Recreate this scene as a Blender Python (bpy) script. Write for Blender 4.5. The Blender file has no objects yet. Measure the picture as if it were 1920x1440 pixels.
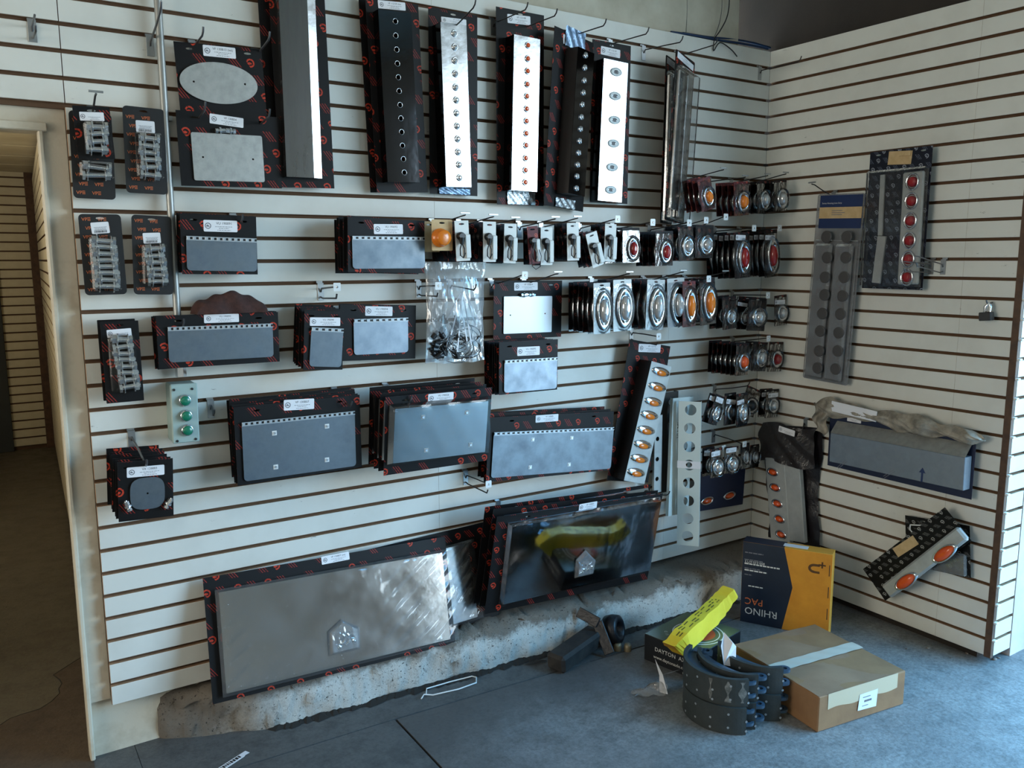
import bpy, math, random
from mathutils import Vector, Matrix
from mathutils.geometry import tessellate_polygon
random.seed(7)
PI = math.pi
S = bpy.context.scene
COL = S.collection

# ---------------------------------------------------------------- camera
F = 1562.76                                   # focal length in pixels of the 1920 px wide frame
CP = Vector((-3.34795, -2.85421, 1.63689))
def _axes(a, b, c):
    fw = Vector((math.sin(a)*math.cos(b), math.cos(a)*math.cos(b), math.sin(b)))
    rt = Vector((math.cos(a), -math.sin(a), 0)); up = rt.cross(fw)
    return rt*math.cos(c)+up*math.sin(c), up*math.cos(c)-rt*math.sin(c), fw
CR, CU, CF = _axes(0.576112, -0.149658, -0.002438)
cam = bpy.data.cameras.new('camera'); cam.sensor_width = 36; cam.lens = F/1920*36
cam.clip_start = 0.02
co = bpy.data.objects.new('camera', cam); COL.objects.link(co)
mw = Matrix((CR, CU, -CF)).transposed().to_4x4(); mw.translation = CP
co.matrix_world = mw
S.camera = co

# ---------------------------------------------------------------- light and exposure
S.view_settings.view_transform = 'Standard'; S.view_settings.look = 'None'
S.view_settings.gamma = 1; S.view_settings.use_curve_mapping = False
S.view_settings.exposure = -0.52
S.cycles.use_denoising = True
S.cycles.max_bounces = 8; S.cycles.diffuse_bounces = 4; S.cycles.glossy_bounces = 4
S.cycles.transparent_max_bounces = 12; S.cycles.transmission_bounces = 4
S.cycles.caustics_reflective = False; S.cycles.caustics_refractive = False
S.cycles.sample_clamp_indirect = 6
w = bpy.data.worlds.new('sky'); S.world = w; w.use_nodes = True
bg = w.node_tree.nodes['Background']
wt = w.node_tree                              # clear sky: pale at the horizon, blue higher up
_tc = wt.nodes.new('ShaderNodeTexCoord'); _sp = wt.nodes.new('ShaderNodeSeparateXYZ'); wt.links.new(_tc.outputs['Generated'], _sp.inputs[0])
_rp = wt.nodes.new('ShaderNodeValToRGB'); wt.links.new(_sp.outputs[2], _rp.inputs[0])
_rp.color_ramp.elements[0].position = 0.10; _rp.color_ramp.elements[0].color = (.80, .93, 1.0, 1)
_rp.color_ramp.elements[1].position = 0.30; _rp.color_ramp.elements[1].color = (.20, .58, 1.0, 1)
wt.links.new(_rp.outputs[0], bg.inputs[0]); bg.inputs[1].default_value = 18.0
def light(name, kind, loc, rot, energy, color=(1,1,1), size=None, portal=False):
    l = bpy.data.lights.new(name, kind); l.energy = energy; l.color = color
    if kind == 'AREA':
        l.shape = 'RECTANGLE'; l.size, l.size_y = size
        if portal: l.cycles.is_portal = True
    if kind == 'SUN': l.angle = 0.01
    o = bpy.data.objects.new(name, l); COL.objects.link(o); o.location = loc; o.rotation_euler = rot
    return o
DY0, DY1, DZ = -4.7, -1.40, 3.05               # the roll-up door opening in the wall x = 0.45
light('sun', 'SUN', (0, 0, 8), (0, math.radians(-38), 0), 12.0, (1.0, .90, .76))
light('sky_portal', 'AREA', (0.46, (DY0+DY1)/2, DZ/2), (0, math.radians(90), 0), 1.0, size=(DZ, DY1-DY0), portal=True)
light('hall_lamp', 'AREA', (-4.9, 2.6, 1.75), (0, math.radians(-112), 0), 34, (1, .90, .72), size=(.3, 1.2))

light('left_fill', 'AREA', (-7.15, -1.5, 1.9), (0, math.radians(-90), 0), 150, (1, .93, .80), size=(1.8, 2.2))   # added unseen fill from the far left, brightens the right wall
light('ceiling_fill', 'AREA', (-4.6, -5.4, 3.5), (0, 0, 0), 40, (1, .90, .76), size=(.4, 1.5))  # added unseen warm fill, brightens the inside of the workshop

# ---------------------------------------------------------------- pixel helpers (photo frame 1920 x 1440 -> a point on a real surface)
def ray(px, py): return CF + CR*((px-960)/F) + CU*((720-py)/F)
def pt(px, py, d=0.0, wall='L'):
    """point on the left wall (L), right wall (R) moved d metres into the room, or on the floor (G) d metres up"""
    r = ray(px, py)
    if wall == 'L': t = (-d-CP.y)/r.y
    elif wall == 'R': t = (-d-CP.x)/r.x
    else: t = (d-CP.z)/r.z
    return CP + r*t
def frame(tl, tr, bl, d=0.05, wall='L', dd=(0, 0, 0)):
    """card frame from three seen corners: matrix (x right, y up, z to the viewer; origin bottom centre), width, height"""
    a, b, c = (pt(*q, d+e, wall) for q, e in zip((tl, tr, bl), dd))
    ux = (b-a).normalized(); w_ = (b-a).length
    v = a-c; tall = v.length > 1.5*w_
    if tall: uy = v.normalized(); h_ = v.length; ux = (ux-uy*ux.dot(uy)).normalized()
    else: v = v-ux*v.dot(ux); h_ = v.length; uy = v.normalized()
    n = ux.cross(uy)
    m = Matrix((ux, uy, n)).transposed().to_4x4(); m.translation = a+ux*(w_/2)-uy*h_ if tall else (a+b)/2-uy*h_
    return m, w_, h_

# ---------------------------------------------------------------- mesh builder
class MB:
    def __init__(s): s.v=[]; s.f=[]; s.m=[]; s.s=[]
    def add(s, vs, fs, m=0, sm=False):
        o = len(s.v); s.v += [tuple(x) for x in vs]
        for f in fs: s.f.append([o+i for i in f]); s.m.append(m); s.s.append(sm)
        return s
    def box(s, x0, y0, z0, x1, y1, z1, m=0, b=0):
        if b: return s.rbox(x0, y0, z0, x1, y1, z1, b, m)
        v = [(x,y,z) for z in (z0,z1) for y in (y0,y1) for x in (x0,x1)]
        return s.add(v, [(0,2,3,1),(4,5,7,6),(0,1,5,4),(2,6,7,3),(0,4,6,2),(1,3,7,5)], m)
    def rbox(s, x0, y0, z0, x1, y1, z1, b, m=0):        # box with chamfered edges
        c = ((x0+x1)/2, (y0+y1)/2, (z0+z1)/2); h = ((x1-x0)/2, (y1-y0)/2, (z1-z0)/2); V=[]; idx={}
        for sx in (-1,1):
            for sy in (-1,1):
                for sz in (-1,1):
                    for k in range(3):
                        p = [c[i]+(sx,sy,sz)[i]*(h[i]-(0 if i==k else b)) for i in range(3)]
                        idx[sx,sy,sz,k]=len(V); V.append(p)
        fs=[]
        for k in range(3):
            i,j=[q for q in range(3) if q!=k]
            for sg in (-1,1):
                q=[]
                for a,bb in ((-1,-1),(1,-1),(1,1),(-1,1)):
                    t=[0,0,0]; t[k]=sg; t[i]=a; t[j]=bb; q.append(idx[t[0],t[1],t[2],k])
                if (sg<0) != (k==1): q.reverse()
                fs.append(q)
        for k in range(3):
            i,j=[q for q in range(3) if q!=k]
            for a in (-1,1):
                for bb in (-1,1):
                    q=[]
                    for sg,kk in ((-1,i),(1,i),(1,j),(-1,j)):
                        t=[0,0,0]; t[k]=sg; t[i]=a; t[j]=bb; q.append(idx[t[0],t[1],t[2],kk])
                    fs.append(q)
        for sx in (-1,1):
            for sy in (-1,1):
                for sz in (-1,1): fs.append([idx[sx,sy,sz,k] for k in range(3)])
        return s.add(V, fs, m)
    def prism(s, poly, z0, z1, holes=(), m=0, ms=None, back=True):
        ms = m if ms is None else ms
        loops = [list(poly)]+[list(h) for h in holes]
        flat = [p for l in loops for p in l]; n=len(flat)
        tri = tessellate_polygon([[Vector((p[0],p[1],0)) for p in l] for l in loops])
        fs=[]
        for t in tri:
            a,b,c=(flat[i] for i in t)
            if (b[0]-a[0])*(c[1]-a[1])-(b[1]-a[1])*(c[0]-a[0])<0: t=(t[0],t[2],t[1])
            fs.append(tuple(t))
        o=len(s.v); s.v += [(p[0],p[1],z1) for p in flat]+[(p[0],p[1],z0) for p in flat]
        for t in fs:
            s.f.append([o+i for i in t]); s.m.append(m); s.s.append(False)
            if back: s.f.append([o+n+i for i in reversed(t)]); s.m.append(m); s.s.append(False)
        k=0
        for l in loops:
            q=len(l)
            for i in range(q):
                a,b=k+i,k+(i+1)%q
                s.f.append([o+a,o+n+a,o+n+b,o+b]); s.m.append(ms); s.s.append(False)
            k+=q
        return s
    def cyl(s, p0, p1, r0, r1=None, n=12, m=0, caps=True, sm=True):
        r1 = r0 if r1 is None else r1; p0=Vector(p0); p1=Vector(p1); d=(p1-p0).normalized()
        a=d.orthogonal().normalized(); b=d.cross(a); V=[]
        for p,r in ((p0,r0),(p1,r1)):
            for i in range(n): t=2*PI*i/n; V.append(p+(a*math.cos(t)+b*math.sin(t))*r)
        s.add(V,[(i,(i+1)%n,n+(i+1)%n,n+i) for i in range(n)],m,sm)
        if caps: s.add(V[:n],[tuple(reversed(range(n)))],m); s.add(V[n:],[tuple(range(n))],m)
        return s
    def tube(s, pts, r, n=6, m=0):
        pts=[Vector(p) for p in pts]; rs=r if isinstance(r,(list,tuple)) else [r]*len(pts)
        a=None; V=[]
        for i,p in enumerate(pts):
            d=(pts[min(i+1,len(pts)-1)]-pts[max(i-1,0)]).normalized()
            a=d.orthogonal() if a is None else a-d*a.dot(d)
            if a.length<1e-6: a=d.orthogonal()
            a.normalize(); b=d.cross(a)
            for k in range(n): t=2*PI*k/n; V.append(p+(a*math.cos(t)+b*math.sin(t))*rs[i])
        fs=[(i*n+k,i*n+(k+1)%n,(i+1)*n+(k+1)%n,(i+1)*n+k) for i in range(len(pts)-1) for k in range(n)]
        s.add(V,fs,m,True); s.add(V[:n],[tuple(reversed(range(n)))],m); s.add(V[-n:],[tuple(range(n))],m)
        return s
    def lathe(s, prof, c=(0,0), rx=1, ry=1, n=20, m=0, sm=True, cap=True):
        """rings (radius factor, z) around c, scaled rx / ry; closes the last ring"""
        V=[(c[0]+rx*r*math.cos(2*PI*i/n), c[1]+ry*r*math.sin(2*PI*i/n), z) for r,z in prof for i in range(n)]
        s.add(V,[(j*n+i,j*n+(i+1)%n,(j+1)*n+(i+1)%n,(j+1)*n+i) for j in range(len(prof)-1) for i in range(n)],m,sm)
        if cap: s.add(V[-n:],[tuple(range(n))],m,sm)
        return s
    def grid(s, fn, nu, nv, m=0, sm=True):
        V=[fn(i/nu,j/nv) for j in range(nv+1) for i in range(nu+1)]
        return s.add(V,[(j*(nu+1)+i,j*(nu+1)+i+1,(j+1)*(nu+1)+i+1,(j+1)*(nu+1)+i) for j in range(nv) for i in range(nu)],m,sm)
    def text(s, body, x, y, z, size, m=0, bold=False, sx=1.0, align='L', rot=0):
        v,f,wd=glyphs(body); ox=-wd/2*size*sx if align=='C' else 0; c,q=math.cos(rot),math.sin(rot)
        return s.add([(x+((a*size*sx+ox)*c-b*size*q), y+((a*size*sx+ox)*q+b*size*c), z) for a,b in v], f, m)
    def mesh(s, mats):
        me=bpy.data.meshes.new('m'); me.from_pydata(s.v,[],s.f); 
        for x in mats if isinstance(mats,(list,tuple)) else [mats]: me.materials.append(x)
        me.polygons.foreach_set('material_index',s.m); me.polygons.foreach_set('use_smooth',s.s)
        uv=me.uv_layers.new(name='uv'); co_=[0.0]*(2*len(me.loops)); i=0
        for l in me.loops: p=s.v[l.vertex_index]; co_[i]=p[0]; co_[i+1]=p[1]; i+=2
        uv.data.foreach_set('uv',co_); me.update(); return me
    def obj(s, name, mats, parent=None, M=None): return link(name, s.mesh(mats), parent, M)
_gl={}
def glyphs(body):
    if body not in _gl:
        c=bpy.data.curves.new('t','FONT'); c.body=body; c.size=1; c.resolution_u=2
        o=bpy.data.objects.new('t',c); COL.objects.link(o); dg=bpy.context.evaluated_depsgraph_get(); dg.update()
        me=o.evaluated_get(dg).to_mesh(); v=[(p.co.x,p.co.y) for p in me.vertices]; f=[tuple(p.vertices) for p in me.polygons]
        o.evaluated_get(dg).to_mesh_clear(); bpy.data.objects.remove(o); bpy.data.curves.remove(c)
        _gl[body]=(v,f,max([a for a,b in v] or [0]))
    return _gl[body]
def link(name, me, parent=None, M=None):
    o=bpy.data.objects.new(name,me); COL.objects.link(o)
    if parent: o.parent=parent
    if M is not None: o.matrix_basis=M
    return o
def tag(o, label=None, cat=None, group=None, kind=None):
    for k,v in (('label',label),('category',cat),('group',group),('kind',kind)):
        if v: o[k]=v
    return o
def thing(name, label, cat, M=None, group=None):
    o=bpy.data.objects.new(name,None); COL.objects.link(o); o.empty_display_size=.02
    if M is not None: o.matrix_basis=M
    return tag(o,label,cat,group)
def prune(o, keep):
    for q in list(o.children):
        if q.name.split('.')[0] not in keep:
            for g_ in list(q.children): bpy.data.objects.remove(g_)
            bpy.data.objects.remove(q)
def T(x=0,y=0,z=0): return Matrix.Translation((x,y,z))
def RZ(a): return Matrix.Rotation(a,4,'Z')
def copy_tree(o, M=None, parent=None):
    c=o.copy(); COL.objects.link(c)
    if parent: c.parent=parent
    if M is not None: c.matrix_basis=M
    for ch in o.children: copy_tree(ch,None,c)
    return c
def rrect(x0,y0,x1,y1,r,n=4):
    P=[]
    for cx,cy,a in ((x1-r,y1-r,0),(x0+r,y1-r,PI/2),(x0+r,y0+r,PI),(x1-r,y0+r,1.5*PI)):
        for i in range(n+1): t=a+PI/2*i/n; P.append((cx+r*math.cos(t),cy+r*math.sin(t)))
    return P
def ellipse(cx,cy,rx,ry,n=16): return [(cx+rx*math.cos(2*PI*i/n),cy+ry*math.sin(2*PI*i/n)) for i in range(n)]

# ---------------------------------------------------------------- materials
def lin(c):
    return tuple((x/12.92 if x<=.04045 else ((x+.055)/1.055)**2.4) for x in [q/255 for q in c])+(1,)
class NT:
    def __init__(s, name):
        s.mat=bpy.data.materials.new(name); s.mat.use_nodes=True; s.t=s.mat.node_tree; s.b=s.t.nodes['Principled BSDF']
        s.out=s.t.nodes['Material Output']
    def n(s, kind, **kw):
        x=s.t.nodes.new(kind)
        for k,v in kw.items():
            if hasattr(x,k): setattr(x,k,v)
            else: s.set(x,k,v)
        return x
    def set(s, node, k, v):
        i=node.inputs[k] if not (isinstance(k,str) and k.startswith('i') and k[1:].isdigit()) else node.inputs[int(k[1:])]
        if hasattr(v,'is_linked') or hasattr(v,'links'): s.t.links.new(v,i)
        else: i.default_value=v
    def m(s, op, a, b=0.0, c=0.0):
        x=s.n('ShaderNodeMath',operation=op); s.set(x,0,a); s.set(x,1,b)
        if op in ('MULTIPLY_ADD','SMOOTH_MIN','COMPARE'): s.set(x,2,c)
        return x.outputs[0]
    def mix(s, f, a, b):
        x=s.n('ShaderNodeMix',data_type='RGBA'); s.set(x,0,f); s.set(x,6,a); s.set(x,7,b); return x.outputs[2]
    def noise(s, scale, detail=4, rough=.6, coord='Object', sc=(1,1,1)):
        mp=s.n('ShaderNodeMapping')
        if coord=='World': s.t.links.new(s.n('ShaderNodeNewGeometry').outputs['Position'],mp.inputs[0])
        else: s.t.links.new(s.n('ShaderNodeTexCoord').outputs[coord],mp.inputs[0])
        mp.inputs['Scale'].default_value=sc
        x=s.n('ShaderNodeTexNoise'); s.t.links.new(mp.outputs[0],x.inputs['Vector'])
        x.inputs['Scale'].default_value=scale; x.inputs['Detail'].default_value=detail; x.inputs['Roughness'].default_value=rough
        return x.outputs['Fac']
    def ramp(s, f, lo, hi, clamp=True):
        x=s.n('ShaderNodeMapRange'); x.clamp=clamp; s.set(x,0,f); s.set(x,1,lo); s.set(x,2,hi); return x.outputs[0]
    def bump(s, h, dist=.002, st=1):
        x=s.n('ShaderNodeBump'); s.set(x,'Strength',st); s.set(x,'Distance',dist); s.set(x,'Height',h)
        s.t.links.new(x.outputs[0],s.b.inputs['Normal'])
def pm(name, col, rough=.5, metal=0.0, col2=None, scale=20, detail=4, lo=.35, hi=.65, bump=0, bscale=None, sc=(1,1,1), rvar=0, spec=None, alpha=None, coat=0, trans=0):
    t=NT(name); c=lin(col)
    t.b.inputs['Base Color'].default_value=c; t.b.inputs['Roughness'].default_value=rough; t.b.inputs['Metallic'].default_value=metal
    if spec is not None: t.b.inputs['Specular IOR Level'].default_value=spec
    if coat: t.b.inputs['Coat Weight'].default_value=coat; t.b.inputs['Coat Roughness'].default_value=.05
    if trans: t.b.inputs['Transmission Weight'].default_value=trans
    if col2 or rvar:
        f=t.ramp(t.noise(scale,detail,sc=sc),lo,hi)
        if col2: t.set(t.b,'Base Color',t.mix(f,c,lin(col2)))
        if rvar: t.set(t.b,'Roughness',t.m('MULTIPLY_ADD',f,rvar,rough))
    if bump: t.bump(t.noise(bscale or scale,detail,sc=sc),bump)
    return t.mat
def film(name, tint=(1,1,1,1), gloss=.12, rough=.12, bump=.004, bscale=14, haze=0.0, edge=.9):
    """thin clear plastic: mostly see-through, with a wrinkled sheen"""
    t=NT(name); t.t.nodes.remove(t.b)
    tr=t.n('ShaderNodeBsdfTransparent'); tr.inputs[0].default_value=tint
    gl=t.n('ShaderNodeBsdfGlossy'); gl.inputs['Roughness'].default_value=rough
    lw=t.n('ShaderNodeLayerWeight'); lw.inputs[0].default_value=.25
    bp=t.n('ShaderNodeBump'); bp.inputs['Distance'].default_value=bump; t.set(bp,'Height',t.noise(bscale,3,.5,sc=(1,.45,1)))
    for q in (gl,lw): t.t.links.new(bp.outputs[0],q.inputs['Normal'])
    f=t.m('MULTIPLY_ADD',lw.outputs['Fresnel'],edge,gloss)
    mx=t.n('ShaderNodeMixShader'); t.set(mx,0,f); t.t.links.new(tr.outputs[0],mx.inputs[1]); t.t.links.new(gl.outputs[0],mx.inputs[2])
    o=mx.outputs[0]
    if haze:
        df=t.n('ShaderNodeBsdfDiffuse'); df.inputs[0].default_value=(.8,.82,.85,1)
        m2=t.n('ShaderNodeMixShader'); m2.inputs[0].default_value=haze; t.t.links.new(o,m2.inputs[1]); t.t.links.new(df.outputs[0],m2.inputs[2]); o=m2.outputs[0]
    t.t.links.new(o,t.out.inputs[0]); return t.mat
def print_card(name, base=(21,19,20), c1=(190,62,40), c2=(120,34,28), cell=.052, seed=0.0, dens=.7):
    """black display card with a printed all-over pattern of round badges and claw strokes"""
    t=NT(name); u=t.n('ShaderNodeUVMap',uv_map='uv'); sp=t.n('ShaderNodeSeparateXYZ'); t.t.links.new(u.outputs[0],sp.inputs[0])
    oi=t.n('ShaderNodeObjectInfo'); off=t.m('MULTIPLY',oi.outputs['Random'],7.0)
    y=t.m('ADD',t.m('DIVIDE',sp.outputs[1],cell),t.m('ADD',off,seed+20)); row=t.m('FLOOR',y)
    x=t.m('ADD',t.m('ADD',t.m('DIVIDE',sp.outputs[0],cell),off),t.m('MULTIPLY_ADD',row,.37,20)); colm=t.m('FLOOR',x)
    fx=t.m('SUBTRACT',t.m('FRACT',x),.5); fy=t.m('SUBTRACT',t.m('FRACT',y),.5)
    par=t.m('MODULO',t.m('ADD',colm,row),2.0)
    d=t.m('SQRT',t.m('ADD',t.m('MULTIPLY',fx,fx),t.m('MULTIPLY',fy,fy)))
    ring=t.m('LESS_THAN',t.m('ABSOLUTE',t.m('SUBTRACT',d,.215)),.048)
    cut=t.m('GREATER_THAN',t.m('ADD',fx,t.m('MULTIPLY',fy,.6)),-.17)
    ring=t.m('MULTIPLY',ring,cut)
    blob=t.m('LESS_THAN',t.m('ADD',t.m('MULTIPLY',t.m('ADD',fx,.04),t.m('ADD',fx,.04)),t.m('MULTIPLY',t.m('MULTIPLY',t.m('ADD',fy,.03),t.m('ADD',fy,.03)),3.0)),.018)
    badge=t.m('MAXIMUM',ring,blob)
    dg=t.m('ADD',fx,t.m('MULTIPLY',fy,.75))
    st=t.m('MULTIPLY',t.m('LESS_THAN',t.m('FRACT',t.m('MULTIPLY',dg,5.6)),.36),t.m('MULTIPLY',t.m('LESS_THAN',t.m('ABSOLUTE',fy),.3),t.m('LESS_THAN',t.m('ABSOLUTE',dg),.3)))
    wn=t.n('ShaderNodeTexWhiteNoise',noise_dimensions='2D'); cv=t.n('ShaderNodeCombineXYZ'); t.set(cv,0,colm); t.set(cv,1,row); t.t.links.new(cv.outputs[0],wn.inputs['Vector'])
    ok=t.m('LESS_THAN',wn.outputs['Value'],dens)
    fb=t.m('MULTIPLY',t.m('MULTIPLY',badge,par),ok); fs=t.m('MULTIPLY',t.m('MULTIPLY',st,t.m('SUBTRACT',1.0,par)),ok)
    wear=t.ramp(t.noise(220,2),.3,.5)
    c=t.mix(t.m('MULTIPLY',fb,wear),lin(base),lin(c1)); c=t.mix(t.m('MULTIPLY',fs,wear),c,lin(c2))
    t.set(t.b,'Base Color',c); t.b.inputs['Roughness'].default_value=.5; t.b.inputs['Specular IOR Level'].default_value=.22
    return t.mat
M={}
# ================================================================ materials of the room
PITCH=.0762; ZT=2.62                              # slat pitch and the top of the slat panels
def zc(c): return ZT-(c+1)*PITCH                  # height of slot number c (-1 = top edge)
XL=-3.0607; YR=-1.2215
def slat_mat():
    t=NT('white_melamine'); c=t.mix(t.ramp(t.noise(4,4,coord='World'),.45,.75),lin((220,220,213)),lin((208,207,199)))
    sc=t.m('MULTIPLY',t.ramp(t.noise(55,4,.7,'World',(.35,.35,1)),.66,.72),t.ramp(t.noise(2.3,2,.5,'World'),.50,.62))     # scuffs and grease, in patches
    c=t.mix(t.m('MULTIPLY',sc,.75),c,lin((92,88,80))); t.set(t.b,'Base Color',c)
    t.b.inputs['Roughness'].default_value=.38; t.b.inputs['Specular IOR Level'].default_value=.4; return t.mat
M['white']=slat_mat()
M['mdf']=pm('raw_mdf',(178,144,112),.8,col2=(152,120,92),scale=60)
M['mdf_dark']=pm('groove_back',(92,68,48),.85)
M['cream']=pm('cream_paint',(196,190,172),.55,col2=(176,168,148),scale=6,bump=.0008,bscale=40)
M['jamb']=pm('door_frame_paint',(206,198,180),.45,col2=(176,164,142),scale=9,lo=.5,hi=.8,bump=.001,bscale=30)
M['brown_trim']=pm('brown_edge_trim',(92,66,46),.6,col2=(70,48,34),scale=25)
M['hall_wall']=pm('hall_slat_melamine',(208,198,170),.5,col2=(194,182,152),scale=5)
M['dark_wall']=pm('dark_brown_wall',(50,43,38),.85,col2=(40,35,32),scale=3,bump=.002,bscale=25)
M['dark_door']=pm('dark_grey_door',(52,56,56),.6,col2=(44,48,48),scale=4)
M['ceil']=pm('ceiling_paint',(190,186,176),.8)
M['room']=pm('room_wall_paint',(190,182,166),.8)
M['pillar']=pm('pillar_paint',(214,206,204),.6,col2=(190,180,176),scale=4,bump=.002,bscale=12)
M['asphalt']=pm('forecourt_concrete',(168,160,148),.9)
M['light_spot']=pm('slot_light_white',(232,230,224),.4)
def floor_mat(name,a,b,c,rough,dark_tone=None):
    t=NT(name); n1=t.ramp(t.noise(1.6,6,.65),.35,.68); n2=t.ramp(t.noise(9,8,.75),.45,.68); n3=t.ramp(t.noise(70,5,.8),.42,.72)
    col=t.mix(n1,lin(a),lin(b)); col=t.mix(t.m('MULTIPLY',n2,.6),col,lin(c)); col=t.mix(t.m('MULTIPLY',n3,.55),col,lin(tuple(int(q*.62) for q in b)))
    if dark_tone:                                         # darker on the left and along the curb, paler towards the door
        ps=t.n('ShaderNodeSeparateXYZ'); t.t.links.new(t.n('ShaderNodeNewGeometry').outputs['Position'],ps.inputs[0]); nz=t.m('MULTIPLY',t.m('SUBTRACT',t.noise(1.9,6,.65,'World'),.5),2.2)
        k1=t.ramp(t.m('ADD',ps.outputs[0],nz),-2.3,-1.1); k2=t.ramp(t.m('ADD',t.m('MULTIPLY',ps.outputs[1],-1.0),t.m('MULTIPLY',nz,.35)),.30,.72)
        col=t.mix(t.m('MULTIPLY',k1,k2),lin(dark_tone),col)
        col=t.mix(t.m('MULTIPLY',n3,.35),col,lin(tuple(int(q*.6) for q in dark_tone)))
    sk=t.ramp(t.noise(34,6,.7,sc=(.5,1.4,1)),.69,.74); col=t.mix(t.m('MULTIPLY',sk,.8),col,lin((36,36,38)))
    t.set(t.b,'Base Color',col); t.set(t.b,'Roughness',t.m('MULTIPLY_ADD',n2,.25,rough))
    t.bump(t.m('ADD',t.noise(30,8,.7),t.m('MULTIPLY',n3,.3)),.003,.6); return t.mat
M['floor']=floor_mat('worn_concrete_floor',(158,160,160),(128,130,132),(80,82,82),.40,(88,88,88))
M['floor_dark']=floor_mat('dark_concrete_floor',(104,106,106),(84,86,88),(58,60,60),.45)
M['floor_hall']=floor_mat('hall_floor_coating',(104,98,84),(92,84,70),(78,70,58),.5)
M['floor_worn']=floor_mat('hall_floor_worn',(86,72,58),(76,62,50),(60,50,42),.6)
M['joint']=pm('floor_joint',(40,40,40),.9)
def curb_mat():
    t=NT('rough_curb_concrete')
    geo=t.n('ShaderNodeTexCoord'); sp=t.n('ShaderNodeSeparateXYZ'); t.t.links.new(geo.outputs['Object'],sp.inputs[0])
    n1=t.noise(7,8,.75); n2=t.ramp(t.noise(45,6,.75),.55,.72); n3=t.ramp(t.noise(110,3,.7),.62,.7)
    # limewash left on the front face, worn away along the top and in places
    lime=t.ramp(t.m('ADD',sp.outputs[2],t.m('MULTIPLY',t.m('SUBTRACT',n1,.5),.16)),.145,.115)
    lime=t.m('MULTIPLY',lime,t.ramp(t.m('ADD',sp.outputs[0],t.m('MULTIPLY',t.m('SUBTRACT',n1,.5),.5)),-2.72,-2.50))
    col=t.mix(lime,lin((120,112,102)),lin((205,203,196))); col=t.mix(t.m('MULTIPLY',n2,.75),col,lin((96,88,80))); col=t.mix(n3,col,lin((40,38,36)))
    t.set(t.b,'Base Color',col); t.b.inputs['Roughness'].default_value=.9
    t.bump(t.m('ADD',t.noise(26,10,.75),t.m('MULTIPLY',n3,-.6)),.012,.9); return t.mat
M['curb']=curb_mat()

# ================================================================ slat walls
SLOT=.0125
def slat_mesh(L,h,th=.016,z0=0):
    """one slat: x 0..L along the wall, y 0..h up, z 0..th out; white face, raw edges"""
    b=.0012; m=MB()
    m.add([(0,0,0),(L,0,0),(L,h,0),(0,h,0),(0,0,th-b),(L,0,th-b),(L,h,th-b),(0,h,th-b),(0,b,th),(L,b,th),(L,h-b,th),(0,h-b,th)],
          [(8,9,10,11)],0)
    o=m.v[:]; m.add(o,[(0,1,5,4),(2,3,7,6),(0,4,8,11,7,3),(1,2,6,10,9,5)],1); m.add(o,[(4,5,9,8),(6,7,11,10)],0)
    return m
_sl={}
def slats(parent, runs, c0, c1, M0, mats, z_off=0.0):
    """slats between slots c0-1 .. c1, each run = (x0,x1) along the wall"""
    for c in range(c0,c1+1):
        
        zt=zc(c-1)-SLOT/2; zb=zc(c)+SLOT/2
        if c==0: zt=zc(-1)
        for (a,b) in runs:
            key=(round(b-a,3),round(zt-zb,4),mats[0].name)
            if key not in _sl: _sl[key]=slat_mesh(b-a,zt-zb).mesh(list(mats))
            link('slat',_sl[key],parent,M0@T(a,zb+z_off,0))
# wall on the left of the photo's corner: plane y = 0, x from XL to 0
WM_L=Matrix(((1,0,0,0),(0,0,-1,.016),(0,1,0,0),(0,0,0,1)))      # slat frame: x right, y up, z to the room
wl=MB(); wl.box(XL-1.4,.016,zc(6)-.01,XL,.026,ZT).box(XL,.016,zc(31),0,.026,ZT)
wl.box(XL-1.4,.026,2.1,-.20,.20,3.6,1).box(XL+.0,.075,0,0,.20,2.2,1)
W_L=tag(wl.obj('wall_left',[M['mdf_dark'],M['cream']]),kind='structure')
slats(W_L,[(XL-1.38,XL-.0012),(XL+.0012,XL+1.2190),(XL+1.2194,XL+2.4380),(XL+2.4384,-.001)],0,6,WM_L,(M['white'],M['mdf']))
slats(W_L,[(XL,XL+1.2190),(XL+1.2194,XL+2.4380),(XL+2.4384,-.001)],7,31,WM_L,(M['white'],M['mdf']))
# wall on the right: plane x = 0, y from 0 to YR, two slats deeper
WM_R=Matrix(((0,0,-1,.016),(-1,0,0,0),(0,1,0,0),(0,0,0,1)))
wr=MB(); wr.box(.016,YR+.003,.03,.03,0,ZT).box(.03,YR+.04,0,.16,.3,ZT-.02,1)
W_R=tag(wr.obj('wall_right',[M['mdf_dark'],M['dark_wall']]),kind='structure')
slats(W_R,[(.001,1.0172),(1.0178,-YR)],0,33,WM_R,(M['white'],M['mdf']))
# end of the right wall: brown corner strip and a narrow slatted return facing the door
tm=MB(); tm.box(-.002,YR-.028,.03,.018,YR-.001,ZT,b=.001); tag(tm.obj('trim_1',M['brown_trim']),kind='structure')
re=MB(); re.box(.018,YR-.012,.03,.15,YR+.002,ZT)
W_E=tag(re.obj('wall_end',M['mdf_dark']),kind='structure')
WM_E=Matrix(((1,0,0,0),(0,0,-1,YR-.012),(0,1,0,0),(0,0,0,1)))
slats(W_E,[(.02,.148)],0,33,WM_E,(M['white'],M['mdf']))
spot_mesh=MB().box(-.004,-.004,-.004,.016,.004,.013,b=.002).mesh(M['light_spot'])  # white pieces standing in for spots of light at the slot ends
for c in range(0,33): link('slot_light_spot',spot_mesh,W_E,WM_E@T(.004,zc(c),.016))
pl=MB(); pl.box(.152,YR-.03,0,.46,YR+.5,3.6); tag(pl.obj('wall_pillar',M['pillar']),kind='structure')
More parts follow.
